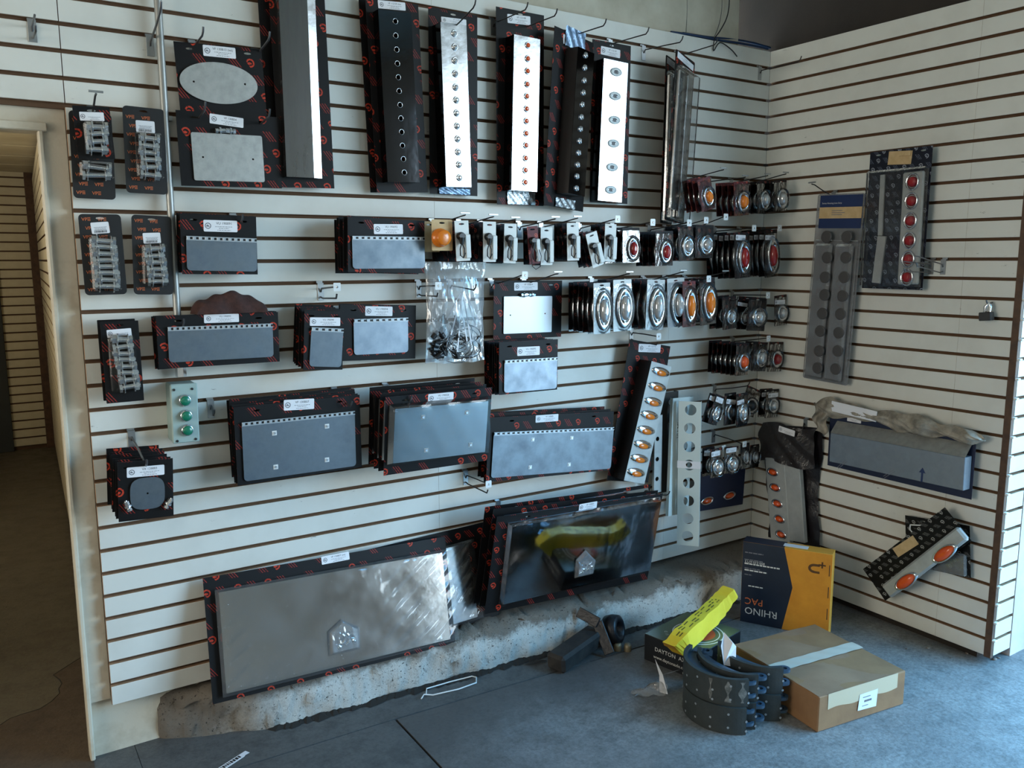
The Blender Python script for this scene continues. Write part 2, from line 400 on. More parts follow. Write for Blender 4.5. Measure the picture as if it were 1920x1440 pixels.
# upper wall beyond the right partition, dark recess in the corner
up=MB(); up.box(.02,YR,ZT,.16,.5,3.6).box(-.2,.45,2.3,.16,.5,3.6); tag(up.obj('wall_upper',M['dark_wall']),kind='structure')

# door frame at the left end: wall end, soffit and head
jm=MB(); jm.box(XL-.062,.050,0,XL+.35,.19,.2,0).box(XL-.062,.030,.2,XL-.001,.19,2.02)
jm.box(XL-1.4,.030,2.02,XL-.001,.19,2.1)
jm.box(XL-.075,.022,0,XL-.060,.075,2.02,b=.004).box(XL-1.4,.018,2.01,XL-.05,.07,2.035,b=.003)
tag(jm.obj('door_1',M['jamb']),kind='structure')

# hall behind the door
HX0,HY0,HX1,HY1=-3.065,.192,-2.812,5.40
dv=Vector((HX1-HX0,HY1-HY0,0)); HL=dv.length; dv.normalize(); nv=Vector((-dv.y,dv.x,0))
WM_H=Matrix((dv,Vector((0,0,1)),nv)).transposed().to_4x4(); WM_H.translation=(HX0,HY0,0)
WH=Matrix((dv,Vector((0,0,1)),nv)).transposed().to_4x4(); WH.translation=Vector((HX0,HY0,0))-nv*.016
hw=MB(); hw.box(0,0,-.06,HL,2.5,0); W_H=tag(hw.obj('wall_hall_right',M['mdf_dark'],M=WH),kind='structure')
slats(W_H,[(0,HL/2-.002),(HL/2,HL)],4,33,Matrix(),(M['hall_wall'],M['mdf']))
fw=MB(); fw.box(-5.2,HY1+.016,0,HX1+.1,HY1+.1,2.6); W_F=tag(fw.obj('wall_hall_back',M['mdf_dark']),kind='structure')
WF=Matrix(((1,0,0,0),(0,0,-1,HY1+.016),(0,1,0,0),(0,0,0,1)))
slats(W_F,[(-5.0,HX1-.06)],3,6,WF,(M['hall_wall'],M['mdf']))
slats(W_F,[(-3.12,HX1-.06)],7,33,WF,(M['hall_wall'],M['mdf']))
MB().box(HX1-.06,HY1-.02,0,HX1-.002,HY1+.02,2.4).obj('corner_strip',M['brown_trim'],W_F)
dd=MB().box(-3.26,HY1-.03,0,-3.12,HY1+.02,2.10,b=.004).box(-4.2,HY1-.03,2.06,-3.12,HY1+.02,2.12,b=.004); D2=tag(dd.obj('door_2',M['dark_door']),kind='structure')
MB().box(-4.2,HY1-.012,.012,-3.26,HY1+.01,2.06,b=.004).obj('door_leaf',pm('black_door_leaf',(12,14,15),.5),D2)
MB().box(-5.2,.2,2.36,-2.7,HY1+.1,2.42).obj('ceiling_hall',M['hall_wall'])
tag(bpy.data.objects['ceiling_hall'],kind='structure')
cp=MB().box(0,0,0,2.3,.60,.012,b=.002).mesh(M['hall_wall'])
for k in range(8): link('ceiling_panel',cp,bpy.data.objects['ceiling_hall'],T(-5.1,.3+k*.62,2.347))
tag(MB().box(-5.3,.19,0,-5.2,HY1+.1,2.6).obj('wall_hall_left',M['cream']),kind='structure')

# floor: concrete slabs with sunk joints; the hall has a worn coating
fl=MB().box(-7.2,-7.2,-.2,.45,.2,-.012); FLOOR=tag(fl.obj('floor',M['joint']),kind='structure')
def slab(poly,mat,z=0.0):
    return MB().prism(poly,-.012,z).obj('slab',mat,FLOOR)
XJ=-2.186; YJ=-.272
slab([(-7.2,-7.2),(XJ-.004,-7.2),(XJ-.004,YJ-.02),(-3.0,YJ+.0),(-3.0,.06),(-7.2,.06)],M['floor_dark'])
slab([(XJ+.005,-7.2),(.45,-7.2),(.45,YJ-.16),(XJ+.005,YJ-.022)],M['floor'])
slab([(-2.998,YJ+.008),(XJ,YJ-.012),(.45,YJ-.15),(.45,.2),(-2.998,.2)],M['floor_dark'],-.001)
slab([(-5.2,.06),(-2.7,.06),(-2.7,5.5),(-5.2,5.5)],M['floor_hall'],.0)
cr=[pt(*q,0,'G') for q in ((160,1228),(128,1248),(100,1266),(112,1275),(116,1282),(110,1292),(112,1300),(96,1316),(74,1330),(40,1340),(18,1348),(0,1360))]
wp=[(p.x,p.y) for p in cr]+[(-3.75,-.10),(-3.3,-.16),(-3.13,-.05),(-3.115,.3)]
MB().prism(wp,-.002,.0012).obj('worn_patch',M['floor_worn'],FLOOR)
MB().tube([p+Vector((0,0,.0005)) for p in cr],.0022,5).obj('floor_crack',M['joint'],FLOOR)

# rough concrete curb under the left wall
def curb():
    m=MB(); NX,prof=150,[(0.0,0),(.002,.35),(.004,.62),(.012,.85),(.035,.965),(.075,1.0),(.14,1.0),(.30,1.0)]
    def fr(x):                                    # front line (bottom) along x
        if x<-2.62: return .055-(x+2.96)/.34*.165
        return -.11-(x+2.62)*.058
    rnd=[[random.gauss(0,1) for _ in range(NX+1)] for _ in prof]
    def fn(u,v):
        x=-2.965+u*2.965; j=min(int(round(v*(len(prof)-1))),len(prof)-1); i=int(round(u*NX))
        dy,hz=prof[j]; H=.172
        k=.0065 if 0<j<6 else .002
        wob=.010*math.sin(x*9+j)+.008*math.sin(x*23+j*2)
        if j==0: wob+=.012*abs(math.sin(x*5))
        y=fr(x)+dy+rnd[j][i]*k+(wob if j<6 else 0)
        if u<.02: y=max(y,fr(x)+.02)
        z=H*hz+(rnd[j][i]*k if 0<j<6 else 0)+(.006*math.sin(x*7) if 2<j<6 else 0)
        return (x,y,z-.002)
    m.grid(fn,NX,len(prof)-1,0,True)
    e=[fn(0,j/(len(prof)-1)) for j in range(len(prof))]; e2=[(a[0]+.004,.2,a[2]) for a in e]
    m.add(e+[(-2.965,.2,0)],[tuple(range(len(e)+1))],0)
    return m
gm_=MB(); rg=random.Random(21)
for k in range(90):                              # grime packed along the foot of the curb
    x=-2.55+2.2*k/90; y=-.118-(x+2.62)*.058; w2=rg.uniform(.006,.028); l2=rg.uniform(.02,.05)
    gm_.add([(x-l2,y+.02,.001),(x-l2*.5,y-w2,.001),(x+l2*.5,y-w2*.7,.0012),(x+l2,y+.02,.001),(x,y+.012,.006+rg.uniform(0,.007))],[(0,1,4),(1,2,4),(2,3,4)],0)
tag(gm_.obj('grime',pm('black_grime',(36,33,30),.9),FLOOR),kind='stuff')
CURB=tag(curb().obj('trim_2',M['curb']),kind='structure')

# the unseen rest of the workshop, closed except for the roll-up door
sh=MB().box(-7.3,-7.3,3.6,.5,5.6,3.75); tag(sh.obj('ceiling',M['ceil']),kind='structure')
tag(MB().box(-7.3,-7.3,0,-7.2,.2,3.6).obj('wall_far_left',M['room']),kind='structure')
tag(MB().box(-7.3,-7.4,0,.5,-7.3,3.6).obj('wall_behind',M['room']),kind='structure')
tag(MB().box(-7.3,.062,0,XL-1.39,.19,3.6).box(XL-1.4,.03,2.1,XL-1.38,.19,3.6).obj('wall_left_far',M['cream']),kind='structure')
dw=MB().box(.45,-7.3,0,.55,DY0,3.6).box(.45,DY0,DZ,.55,DY1+.2,3.6).box(.45,DY1,0,.55,.5,3.6)
tag(dw.obj('wall_door_side',M['room']),kind='structure')
tag(MB().box(.45,-40,-.12,40,40,-.02).obj('ground_outside',M['asphalt']),kind='structure')
# ================================================================ materials of the goods
M['card']=print_card('black_printed_card',base=(17,16,17),c2=(146,46,38))
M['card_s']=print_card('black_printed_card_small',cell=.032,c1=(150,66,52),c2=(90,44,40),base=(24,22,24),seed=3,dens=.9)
M['card_r']=print_card('red_printed_card',cell=.030,c1=(205,92,70),c2=(150,60,60),base=(96,48,50),seed=5,dens=.95)
M['card_n']=print_card('navy_printed_card',cell=.036,c1=(150,156,168),c2=(100,108,126),base=(20,24,38),seed=9,dens=.95)
M['card_k']=print_card('black_white_printed_card',cell=.032,c1=(165,165,162),c2=(120,120,118),base=(14,14,14),seed=11,dens=.95)
M['card_glare']=print_card('glare_pale_card',cell=.030,c1=(196,170,160),c2=(190,186,184),base=(206,206,204),seed=13,dens=.8)  # glare on the clear plastic put into the card colour
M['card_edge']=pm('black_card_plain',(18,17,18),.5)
M['card_tan']=pm('tan_card',(206,178,134),.7,col2=(192,162,116),scale=30)
M['card_white']=pm('white_card',(222,220,214),.5)
M['card_blue']=pm('blue_card',(22,44,88),.5)
M['card_navy']=pm('dark_blue_card',(14,28,58),.5,col2=(40,58,96),scale=9,lo=.62,hi=.7)
M['sticker']=pm('white_sticker',(232,232,236),.45)
M['ink']=pm('black_ink',(30,30,34),.6)
M['ink_grey']=pm('grey_ink',(120,120,126),.6)
M['ink_orange']=pm('orange_ink',(214,112,62),.6)
M['ink_white']=pm('white_ink',(222,222,218),.5)
M['steel']=pm('galvanised_plate',(178,178,174),.42,.75,col2=(160,160,156),scale=40,rvar=.15)
M['filmed']=pm('film_covered_steel',(116,126,134),.36,.75,col2=(98,108,118),scale=14,lo=.4,hi=.7,rvar=.15)
M['filmed_pale']=pm('film_covered_pale_steel',(146,156,166),.38,.7,col2=(132,142,152),scale=16,rvar=.15)
M['mirror']=pm('polished_steel',(176,178,182),.035,1.0,bump=.0007,bscale=4,rvar=.06,scale=7)
M['mirror_rough']=pm('brushed_polished_steel',(188,190,192),.17,1.0,bump=.001,bscale=9,rvar=.12,scale=12)
M['mirror_dark']=pm('black_chrome',(70,72,76),.10,1.0,bump=.0008,bscale=6)
M['chrome']=pm('chrome',(214,216,220),.12,1.0)
M['bolt']=pm('zinc_bolt',(226,228,230),.22,.92)
M['blister_thin']=film('thin_clear_blister',gloss=.012,rough=.1,bump=0,edge=.25)
M['wire']=pm('hook_wire',(120,120,122),.32,.85)
M['wire_dark']=pm('hook_wire_dark',(62,60,60),.4,.7)
M['bracket']=pm('hook_bracket',(168,172,174),.34,.8)
M['tagplate']=pm('price_tag_plate',(226,228,228),.3)
M['black']=pm('black_plastic',(16,16,18),.38)
M['black_matte']=pm('black_rubber',(24,24,25),.75)
M['amber']=pm('amber_lens',(226,122,22),.18,coat=.6,bump=.0006,bscale=260)
M['amber_deep']=pm('orange_lens',(224,84,22),.22,coat=.6,bump=.0006,bscale=220)
M['red']=pm('red_lens',(150,20,24),.16,coat=.7,bump=.0005,bscale=240)
M['clear_lens']=pm('clear_lens',(196,198,200),.12,.55,coat=.6)
M['film']=film('shrink_film',gloss=.03,rough=.10,bump=.003,bscale=6)
M['film_heavy']=film('wrinkled_film',gloss=.05,rough=.14,bump=.006,bscale=8,haze=.05)
M['mirror_grey']=pm('smeared_polished_steel',(150,149,147),.13,1.0,bump=.0012,bscale=6,rvar=.12,scale=9)
M['mirror_blackish']=pm('dull_grey_chrome',(112,110,106),.26,.9,col2=(96,94,92),scale=7,sc=(3,.4,1),rvar=.1)
M['plate_white']=pm('white_film_plate',(196,204,210),.4,.45)
M['blister']=film('clear_blister',(.93,.94,.95,1),gloss=.04,rough=.09,bump=.0015,bscale=40)
M['blister_grey']=film('dusty_blister',(.62,.63,.65,1),gloss=.10,rough=.2,bump=.003,bscale=40,haze=.14)
M['bag']=film('clear_bag',(.93,.94,.95,1),gloss=.10,rough=.14,bump=.03,bscale=12,haze=.16)
M['film_torn']=pm('torn_dusty_film',(168,160,146),.5,col2=(120,114,104),scale=22,bump=.004,bscale=30)
M['alu']=pm('bare_aluminium',(186,190,188),.5,.35,col2=(168,172,172),scale=12)
M['alu_white']=pm('white_painted_bar',(204,218,218),.4,.1)
M['grey_bar']=pm('dark_grey_bar',(58,56,54),.55,.3)
M['hinge']=pm('hinge_steel',(176,184,190),.4,.5)
M['paper']=pm('white_paper',(228,230,236),.6)

# ================================================================ helpers for goods on the walls
def on(Mx, px, py, z=0.0):
    """pixel -> local (x, y) on the plane z of a card frame"""
    Mi=Mx.inverted(); a=Mi@CP; d=Mi.to_3x3()@ray(px,py); t=(z-a.z)/d.z; p=a+d*t; return p.x,p.y
def card(t, w_, h_, mat='card', holes=(), th=.0014, r=.0, name='card', z=0):
    poly=rrect(-w_/2,0,w_/2,h_,r) if r else [(-w_/2,0),(w_/2,0),(w_/2,h_),(-w_/2,h_)]
    return MB().prism(poly,z-th,z,[ellipse(x,y,.012,.0035,8) for x,y in holes],0,1).obj(name,[M[mat],M['card_edge'] if mat in('card','card_s','card_n','card_k') else M[mat]],t)
def sticker_local(t, x, y, w_, h_, rot, text, z, badge=True, barcode=False):
    L=T(x,y,z)@RZ(rot)
    s=MB().prism(rrect(-w_/2,-h_/2,w_/2,h_/2,min(w_,h_)*.09,2),0,.0006).obj('sticker',M['sticker'],t,L)
    m=MB(); zz=.0008
    if badge:
        cx=-w_*.37; R=min(h_*.27,w_*.1)
        m.prism(ellipse(cx,0,R,R,14),zz-.0002,zz,[ellipse(cx,0,R*.72,R*.72,14)],1)
        m.prism([(cx-R*.6,-R*.25),(cx+R*.6,-R*.35),(cx+R*.2,R*.1),(cx-R*.1,R*.45),(cx-R*.45,R*.15)],zz-.0002,zz,(),1)
        tx=w_*.10
    else: tx=0
    ts=min(h_*.30,w_*.62/max(glyphs(text)[2],.1)) if text else 0
    if text: m.text(text,tx,h_*.13,zz,ts,0,align='C')
    rows=[(-.06,.52),(-.2,.30),(-.36,.40)] if not barcode else [(.05,.7),(-.06,.62),(-.16,.66)]
    for fy,fw in rows:
        x0=tx-w_*fw/2; q=x0; rr=random.Random(int(x0*1e4)+int(fy*99))
        while q<x0+w_*fw:
            l=w_*rr.uniform(.03,.08); m.box(q,h_*fy-h_*.022,zz-.0001,min(q+l,x0+w_*fw),h_*fy+h_*.022,zz,1); q+=l+w_*.016
    if barcode:
        q=-w_*.36
        while q<w_*.3: l=w_*random.choice((.012,.02,.034)); m.box(q,-h_*.42,zz-.0001,q+l,-h_*.22,zz,0); q+=l+w_*.018
    m.obj('print',[M['ink'],M['ink_grey']],s); return s
def sticker(t, Mx, tl, tr, bl, text, z=.0006, **k):
    a=Vector(on(Mx,*tl,z)); b=Vector(on(Mx,*tr,z)); c=Vector(on(Mx,*bl,z)); d=b-a; rot=math.atan2(d.y,d.x)
    w_=d.length; n=Vector((-d.y,d.x))/w_; h_=abs((c-a).dot(n)); ctr=(a+b)/2-n*h_/2
    return sticker_local(t,ctr.x,ctr.y,w_,h_,rot,text,z,**k)
def quad_local(Mx, z, tl, tr, bl):
    a=Vector(on(Mx,*tl,z)); b=Vector(on(Mx,*tr,z)); c=Vector(on(Mx,*bl,z)); d=b-a; w_=d.length
    if (a-c).length>1.5*w_:                      # long upright shape: its long edge sets the angle
        n=(a-c).normalized(); h_=(a-c).length; d=Vector((n.y,-n.x)); w_=(b-a).dot(d); rot=math.atan2(d.y,d.x); o=c+d*(w_/2); return T(o.x,o.y,0)@RZ(rot),w_,h_
    rot=math.atan2(d.y,d.x); n=Vector((-d.y,d.x))/w_; h_=abs((c-a).dot(n)); o=(a+b)/2-n*h_; return T(o.x,o.y,0)@RZ(rot),w_,h_
_pc={}
def cached(key, fn):
    if key not in _pc: _pc[key]=fn()
    return _pc[key]
def screw_mesh(r):
    def f():
        m=MB(); m.box(-r,-r,0,r,r,.0012,0,b=.0003).cyl((0,0,.001),(0,0,.004),r*.55,n=6,m=1); return m.mesh([M['tagplate'],M['bolt']])
    return cached(('scr',round(r,4)),f)
def bolt_mesh(L=.05,r=.0055):
    def f():
        m=MB(); a=Vector((1,0,0)); h=L/2
        m.cyl((-h,0,0),(-h+.008,0,0),r*1.75,n=6,sm=False).cyl((-h+.008,0,0),(h,0,0),r,n=8).cyl((-h+.012,0,0),(-h+.0145,0,0),r*2.3,n=12)
        m.cyl((h-.016,0,0),(h-.004,0,0),r*1.7,n=6,sm=False).cyl((h-.020,0,0),(h-.0165,0,0),r*2.3,n=12); return m.mesh(M['bolt'])
    return cached(('bolt',round(L,3),round(r,4)),f)
def ordinal(n): return ('second','third','fourth','fifth','sixth','seventh','eighth','ninth')[n-2]
def stack(root, n, step, desc, group, jit=.004, dx=0.0, dz=0.0, swap=None):
    """n more cards hung behind the front one, towards the wall"""
    out=[]
    for k in range(1,n+1):
        rr=random.Random(desc+str(k)); c=copy_tree(root, root.matrix_basis@T(rr.uniform(-1,1)*jit+dx*k, rr.uniform(-1,1)*jit+dz*k, -step*k)@RZ(rr.uniform(-.02,.02)))
        c['label']=f'{desc}, {ordinal(k+1)} from front'; c['group']=group; out.append(c)
        if swap:
            for ch in c.children:
                if ch.name.split('.')[0] in swap: ch.data=swap[ch.name.split('.')[0]]
    root['group']=group
    return out

def hook(tip, L, label, style='up', wall='L', base=None, dark=True, group=None, tag_=True):
    """display hook: bracket in the slot, wire out to the seen tip"""
    p=pt(*tip,L,wall)
    z0=min((zc(c) for c in range(-1,34)),key=lambda z:abs(z-(p.z-.015))) if base is None else min((zc(c) for c in range(-1,34)),key=lambda z:abs(z-pt(*base,0,wall).z))
    if wall=='L': Mx=Matrix(((1,0,0,p.x),(0,0,-1,0),(0,1,0,z0),(0,0,0,1)))
    else: Mx=Matrix(((0,0,-1,0),(-1,0,0,p.y),(0,1,0,z0),(0,0,0,1)))
    t=thing('display_hook',label,'hook',Mx,group or 'display hooks on the slat walls'); dy=p.z-z0
    br=MB(); br.box(-.011,-.062,.0005,.011,-.004,.003,b=.0004).box(-.011,-.006,-.010,.011,-.001,.003).box(-.011,-.006,-.011,.011,.006,-.008); br.obj('bracket',M['bracket'],t)
    yb=-.02; lift=.022 if style=='up' else .002; r=.0026 if p.x>-2.0 else .0033
    pts=[(0,yb-.012,.004),(0,yb,.012),(0,dy*.45+yb*.5-(lift*.5),L*.5),(0,dy-lift,L-.018),(0,dy-lift*.6,L-.006),(0,dy,L)]
    MB().tube(pts,r,6).obj('wire',M['wire_dark'] if dark and p.x>-2.0 else M['wire'],t)
    if style=='double':
        MB().tube([(0,yb-.03,.004),(0,yb-.034,.02),(0,dy-.04,L*.93),(0,dy-.026,L*.97)],r,6).obj('lower_wire',M['wire_dark'] if dark and p.x>-2.0 else M['wire'],t)
    if style=='T':
        MB().box(-.020,dy+.004,L-.004,.020,dy+.010,L,b=.0008).obj('label_holder',M['bracket'],t)
    if style in('plate','double') and tag_:
        q=MB(); q.prism(rrect(-.013,dy-.016,.013,dy+.012,.003,2),L-.001,L+.001); q.obj('price_tag',M['tagplate'],t)
        MB().lathe([(1,L+.001),(.8,L+.003),(.3,L+.004)],(0,dy-.002),.0045,.0045,8).obj('stud',M['bolt'],t)
    return t

def hinge_mesh(w_,n):
    m=MB(); p=w_/n
    m.box(-w_/2,0,0,w_/2,.013,.0012,1).box(-w_/2,0,.0012,w_/2,.0032,.0030,0).box(-w_/2,.0105,.0012,w_/2,.013,.0024,0)
    for i in range(n): m.box(-w_/2+p*i+p*.04,.002,.0012,-w_/2+p*i+p*.58,.012,.0042,0,b=.0008)
    return m
def plate_card(name, label, cat, tl, tr, bl, d, plate, text, stk, n=0, step=.012, wall='L', dd=(0,0,0), mat='card', pm_='filmed', hinge=0, screws=(), holes=(), bolts=(), pz=.006, pr=.012, shape='rect', hang=True, desc=None, group=None, dx=0, dz=0, box=False, wrap=None):
    Mx,w_,h_=frame(tl,tr,bl,d,wall,dd)
    t=thing(name,label,cat,Mx)
    card(t,w_,h_,mat,[(-w_*.33,h_-.018),(w_*.33,h_-.018)] if hang and w_>.12 else ([(0,h_-.012)] if hang else ()))
    if shape=='rect':
        PM,pw,ph=quad_local(Mx,pz,*plate); Pi=PM.inverted()
        hl=[]
        for q in holes: p=Pi@Vector((*on(Mx,*q,pz),0)); hl.append(ellipse(p.x,p.y,.0032,.0032,8))
        poly=rrect(-pw/2,0,pw/2,ph,pr) if not hinge else [(-pw/2,ph),(-pw/2,pr),*[(-pw/2+pr*(1-math.cos(a)),pr*(1-math.sin(a))) for a in (.4,.8,1.2)],(-pw/2+pr,0),(pw/2-pr,0),*[(pw/2-pr*(1-math.cos(a)),pr*(1-math.sin(a))) for a in (1.2,.8,.4)],(pw/2,pr),(pw/2,ph)]
        if box:
            m=MB(); b=pz*.9; m.prism(poly,pz-.001,pz,hl)
            o=[(-pw/2,0),(pw/2,0),(pw/2,ph),(-pw/2,ph)]; o2=[(x*1.0+(b*.5 if x>0 else -b*.5),y+(b*.5 if y>0 else -b*.5)) for x,y in o]
            m.add([(*q,pz-.0005) for q in o]+[(*q,.001) for q in o2],[(i,4+i,4+(i+1)%4,(i+1)%4) for i in range(4)],0)
            P=m.obj('plate',M[pm_],t,PM)
        else: P=MB().prism(poly,max(pz-.0025,.0004),pz,hl).obj('plate',M[pm_],t,PM)
        if hinge: hinge_mesh(pw,hinge).obj('hinge',[M['hinge'],M['black']],t,PM@T(0,ph-.010,pz+.0002))
        for q in screws:
            p=Pi@Vector((*on(Mx,*q,pz),0)); link('screw',screw_mesh(.008),P,T(p.x,p.y,pz))
        if wrap:
            hv=wrap=='film_heavy'
            def fn(u,v): 
                e=min(u,1-u,v,1-v); k=max(0,(u-.60)/.40)**1.3+.5*max(0,(.14-u)/.14)
                wr=(.0042*k*(math.sin((u*1.1-v*.62)*58)+.6*math.sin((u*1.0-v*.55)*131+1)))if hv else 0
                return (-pw/2*1.03+pw*1.06*u, -ph*.03+ph*1.06*v, pz+(.010 if hv else .003)-(.009 if hv else .004)*max(0,.04-e)/.04+.0012*math.sin(u*23+v*9)+wr*min(1,e*12))
            MB().grid(fn,110 if hv else 24,44 if hv else 12).obj('shrink_wrap',M[wrap],t,PM)
    elif shape=='ellipse':
        l,r_,tp,bt=[Vector(on(Mx,*q,pz)) for q in plate]; c=(l+r_+tp+bt)/4; rx=(r_-l).length/2; ry=(tp-bt).length/2; rot=math.atan2((r_-l).y,(r_-l).x)
        PM=T(c.x,c.y,0)@RZ(rot); Pi=PM.inverted(); hl=[]
        for q in holes: p=Pi@Vector((*on(Mx,*q,pz),0)); hl.append(ellipse(p.x,p.y,.0034,.0034,8))
        MB().prism(ellipse(0,0,rx,ry,48),pz-.003,pz,hl).obj('plate',M[pm_],t,PM)
    elif shape=='squircle':
        l,r_,tp,bt=[Vector(on(Mx,*q,pz)) for q in plate]; c=(l+r_+tp+bt)/4; rx=(r_-l).length/2; ry=(tp-bt).length/2
        poly=[(rx*abs(math.cos(a))**.62*(1 if math.cos(a)>0 else -1),ry*abs(math.sin(a))**.62*(1 if math.sin(a)>0 else -1)) for a in [2*PI*i/40 for i in range(40)]]
        MB().prism(poly,pz-.003,pz,[ellipse(0,0,.003,.003,8)]).obj('plate',M[pm_],t,T(c.x,c.y,0))
    for q,a in bolts:
        x,y=on(Mx,*q,.008); link('bolt',bolt_mesh(.034,.0045),t,T(x,y,.009)@RZ(a))
    if n: cp=stack(t,n,step,desc or label,group or desc,dx=dx,dz=dz)
    if text: sticker(t,Mx,*stk,text,z=.0006)
    return t,Mx,w_,h_
# ================================================================ display cards on the left wall
g='licence plate holders on black cards'
plate_card('plate_holder_card','black printed card with an oval grey steel plate, top left of the wall','plate holder',(325,77),(490,92),(333,212),.050,((338,150),(484,163),(403,116),(418,194)),'VF 130B13 (wt)',((379.7,83.6),(441,90),(380.5,104.4)),shape='ellipse',pm_='steel',holes=((363.3,152.8),(459.4,157.8)))
plate_card('plate_holder_card','black printed card with a rectangular grey steel plate under the oval one','plate holder',(329,206),(521,220),(337.5,348),.062,((357.5,247.5),(491,255),(363.7,338)),'VF 130B04',((393,212.5),(456.5,222),(393.5,231)),pm_='steel',holes=((380.7,294.5),(474.5,298.7)),bolts=(((414,245),.05),((431,246),3.1)),pr=.006)
plate_card('mud_flap_hanger_card','black card with dark hinged plate, right of the bolt packs, front of its stack','flap card',(337,400),(480,406),(344,514),.085,((349,444),(481,449),(351,507)),'VU 190091',((381,412),(444.5,414),(382.5,434)),n=3,step=.016,hinge=12,desc='black card behind the dark hinged plate right of the bolt packs',group='hinged plate cards by the bolt packs')
plate_card('mud_flap_hanger_card','black card with wide dark hinged plate left of the amber bulb, front of its stack','flap card',(652,406),(796,414),(652,510),.150,((660,444),(796,446),(657.5,504)),'VU 190092',((700.5,420),(755,420.5),(701,439)),n=7,step=.016,hinge=13,desc='black card behind the wide dark hinged plate left of the amber bulb',group='hinged plate cards left of the amber bulb')
plate_card('mud_flap_hanger_card','black card with long blotchy hinged plate below the brown cloth, front of its stack','flap card',(292,592),(521,585),(300,692),.085,((314,615),(511,608),(316,680)),'VU 190093',((382,590),(447.5,588),(382.5,606)),n=4,step=.016,hinge=20,desc='black card behind the long blotchy hinged plate below the brown cloth',group='long hinged plate cards below the cloth')
plate_card('mud_flap_hanger_card','narrow black card with a small hinged plate and wide sticker, front of its stack','flap card',(571,582),(645,584),(566,694),.130,((584,615),(644,618),(578,687)),'VU 190090',((581,595),(638,595.5),(582,611)),n=7,step=.014,hinge=5,desc='narrow black card behind the small hinged plate',group='narrow hinged plate cards',dz=.002)
plate_card('mud_flap_hanger_card','black card with pale hinged plate left of the bag of wires, front of a pair','flap card',(637.5,572),(780,572.5),(642.5,677),.060,((663,600),(765,597),(658,666)),'VU 190094',((685,574),(736,575),(685,592)),n=1,step=.02,hinge=9,pm_='filmed_pale',desc='black card behind the pale hinged plate left of the bag of wires',group='pale hinged plate cards')
plate_card('plate_holder_card','black card with a white square plate, right of the bag of wires','plate holder',(926,526),(1054,526),(925,637),.050,((945,556),(1035.5,555),(945,626)),'VF 130B04',((964,530),(1008,529),(965,545)),pm_='plate_white',holes=((957,591),(1022,588)),bolts=(((983,553),.05),((996,552),3.1)),pr=.004)
plate_card('mud_flap_hanger_card','black card with pale blue hinged plate below the white square plate, front of its stack','flap card',(936,642),(1046,636),(933,741),.150,((946,677),(1045,671),(942,737)),'VU 190095',((970,651),(1012,649),(971,667.5)),n=6,step=.018,hinge=12,pm_='filmed_pale',desc='black card behind the pale blue hinged plate below the white square plate',group='hinged plate cards below the white square plate')
plate_card('round_plate_card','small black card with a rounded square plate on a long hook, front of its stack','plate holder',(220,867.5),(324,859),(232,978),.235,((244,927),(309,922),(276,896),(278,955)),'VX 120003',((237.5,877),(308,871),(239,896)),n=5,step=.040,shape='squircle',pm_='filmed',bolts=(((239,948),1.9),((316,943),1.0)),desc='small black card behind the rounded square plate',group='rounded square plate cards')
plate_card('quarter_plate_card','black card with big dark hinged plate and four screws, by the push button box','flap card',(437.5,764),(674,740),(446,911),.110,((453,794),(665,772),(458,903)),'VF 130B07',((532,750),(589,747),(533,770)),n=5,step=.013,hinge=22,screws=((514.5,812),(613,799),(517,875.5),(613,862)),desc='black card behind the big dark plate right of the push button box',group='big hinged plate cards by the button box',dz=.004)
t24,M24,_,_=plate_card('quarter_plate_card','black card with shiny wrapped plate bulging forward, mid wall, front of stack','flap card',(723,744.5),(922.5,726),(719,892),.205,((741,767),(916,752),(753,867)),'VU 190026',((803,739),(850.6,734.7),(803.7,755.5)),dd=(0,0,-.03),n=3,step=.036,pm_='mirror_grey',screws=((793,782),(875,773.5),(799,844),(882,834)),pz=.026,pr=.003,box=True,wrap='film',desc='black card behind the shiny wrapped plate in the middle of the wall',group='shiny wrapped plate cards',dx=-.004,dz=.004)
plate_card('quarter_plate_card','black card with very wide hinged plate beside the amber strip, front of stack','flap card',(917,783),(1151,771),(908,905),.100,((926,812),(1151,802),(912,897)),'VF 130B05',((1004.5,779),(1047,776),(1005,792.5)),n=3,step=.020,hinge=26,screws=((999,824),(1072,821),(994,876),(1067,871)),desc='black card behind the very wide plate beside the amber strip',group='very wide hinged plate cards',dz=.004)

def hardware_bag(t, Mx, pts, z):
    P=[on(Mx,*q,z) for q in pts]; c=Vector((sum(p[0] for p in P)/len(P),sum(p[1] for p in P)/len(P)))
    b=MB(); n=len(P); V=[(p[0],p[1],z) for p in P]+[(c.x+(p[0]-c.x)*.8,c.y+(p[1]-c.y)*.8,z+.012) for p in P]
    b.add(V,[tuple(n+i for i in range(n))]+[(i,(i+1)%n,n+(i+1)%n,n+i) for i in range(n)]); h=b.obj('hardware_bag',M['bag'],t)
    rr=random.Random(5); R=min((Vector(p)-c).length for p in P)
    for k in range(14):
        a=rr.uniform(0,6.3); q=R*math.sqrt(rr.random())*.62
        link('bolt',bolt_mesh(.026,.0035),h,T(c.x+q*math.cos(a),c.y-R*.2+q*math.sin(a)*.6,z+.006)@RZ(rr.uniform(0,3.1)))
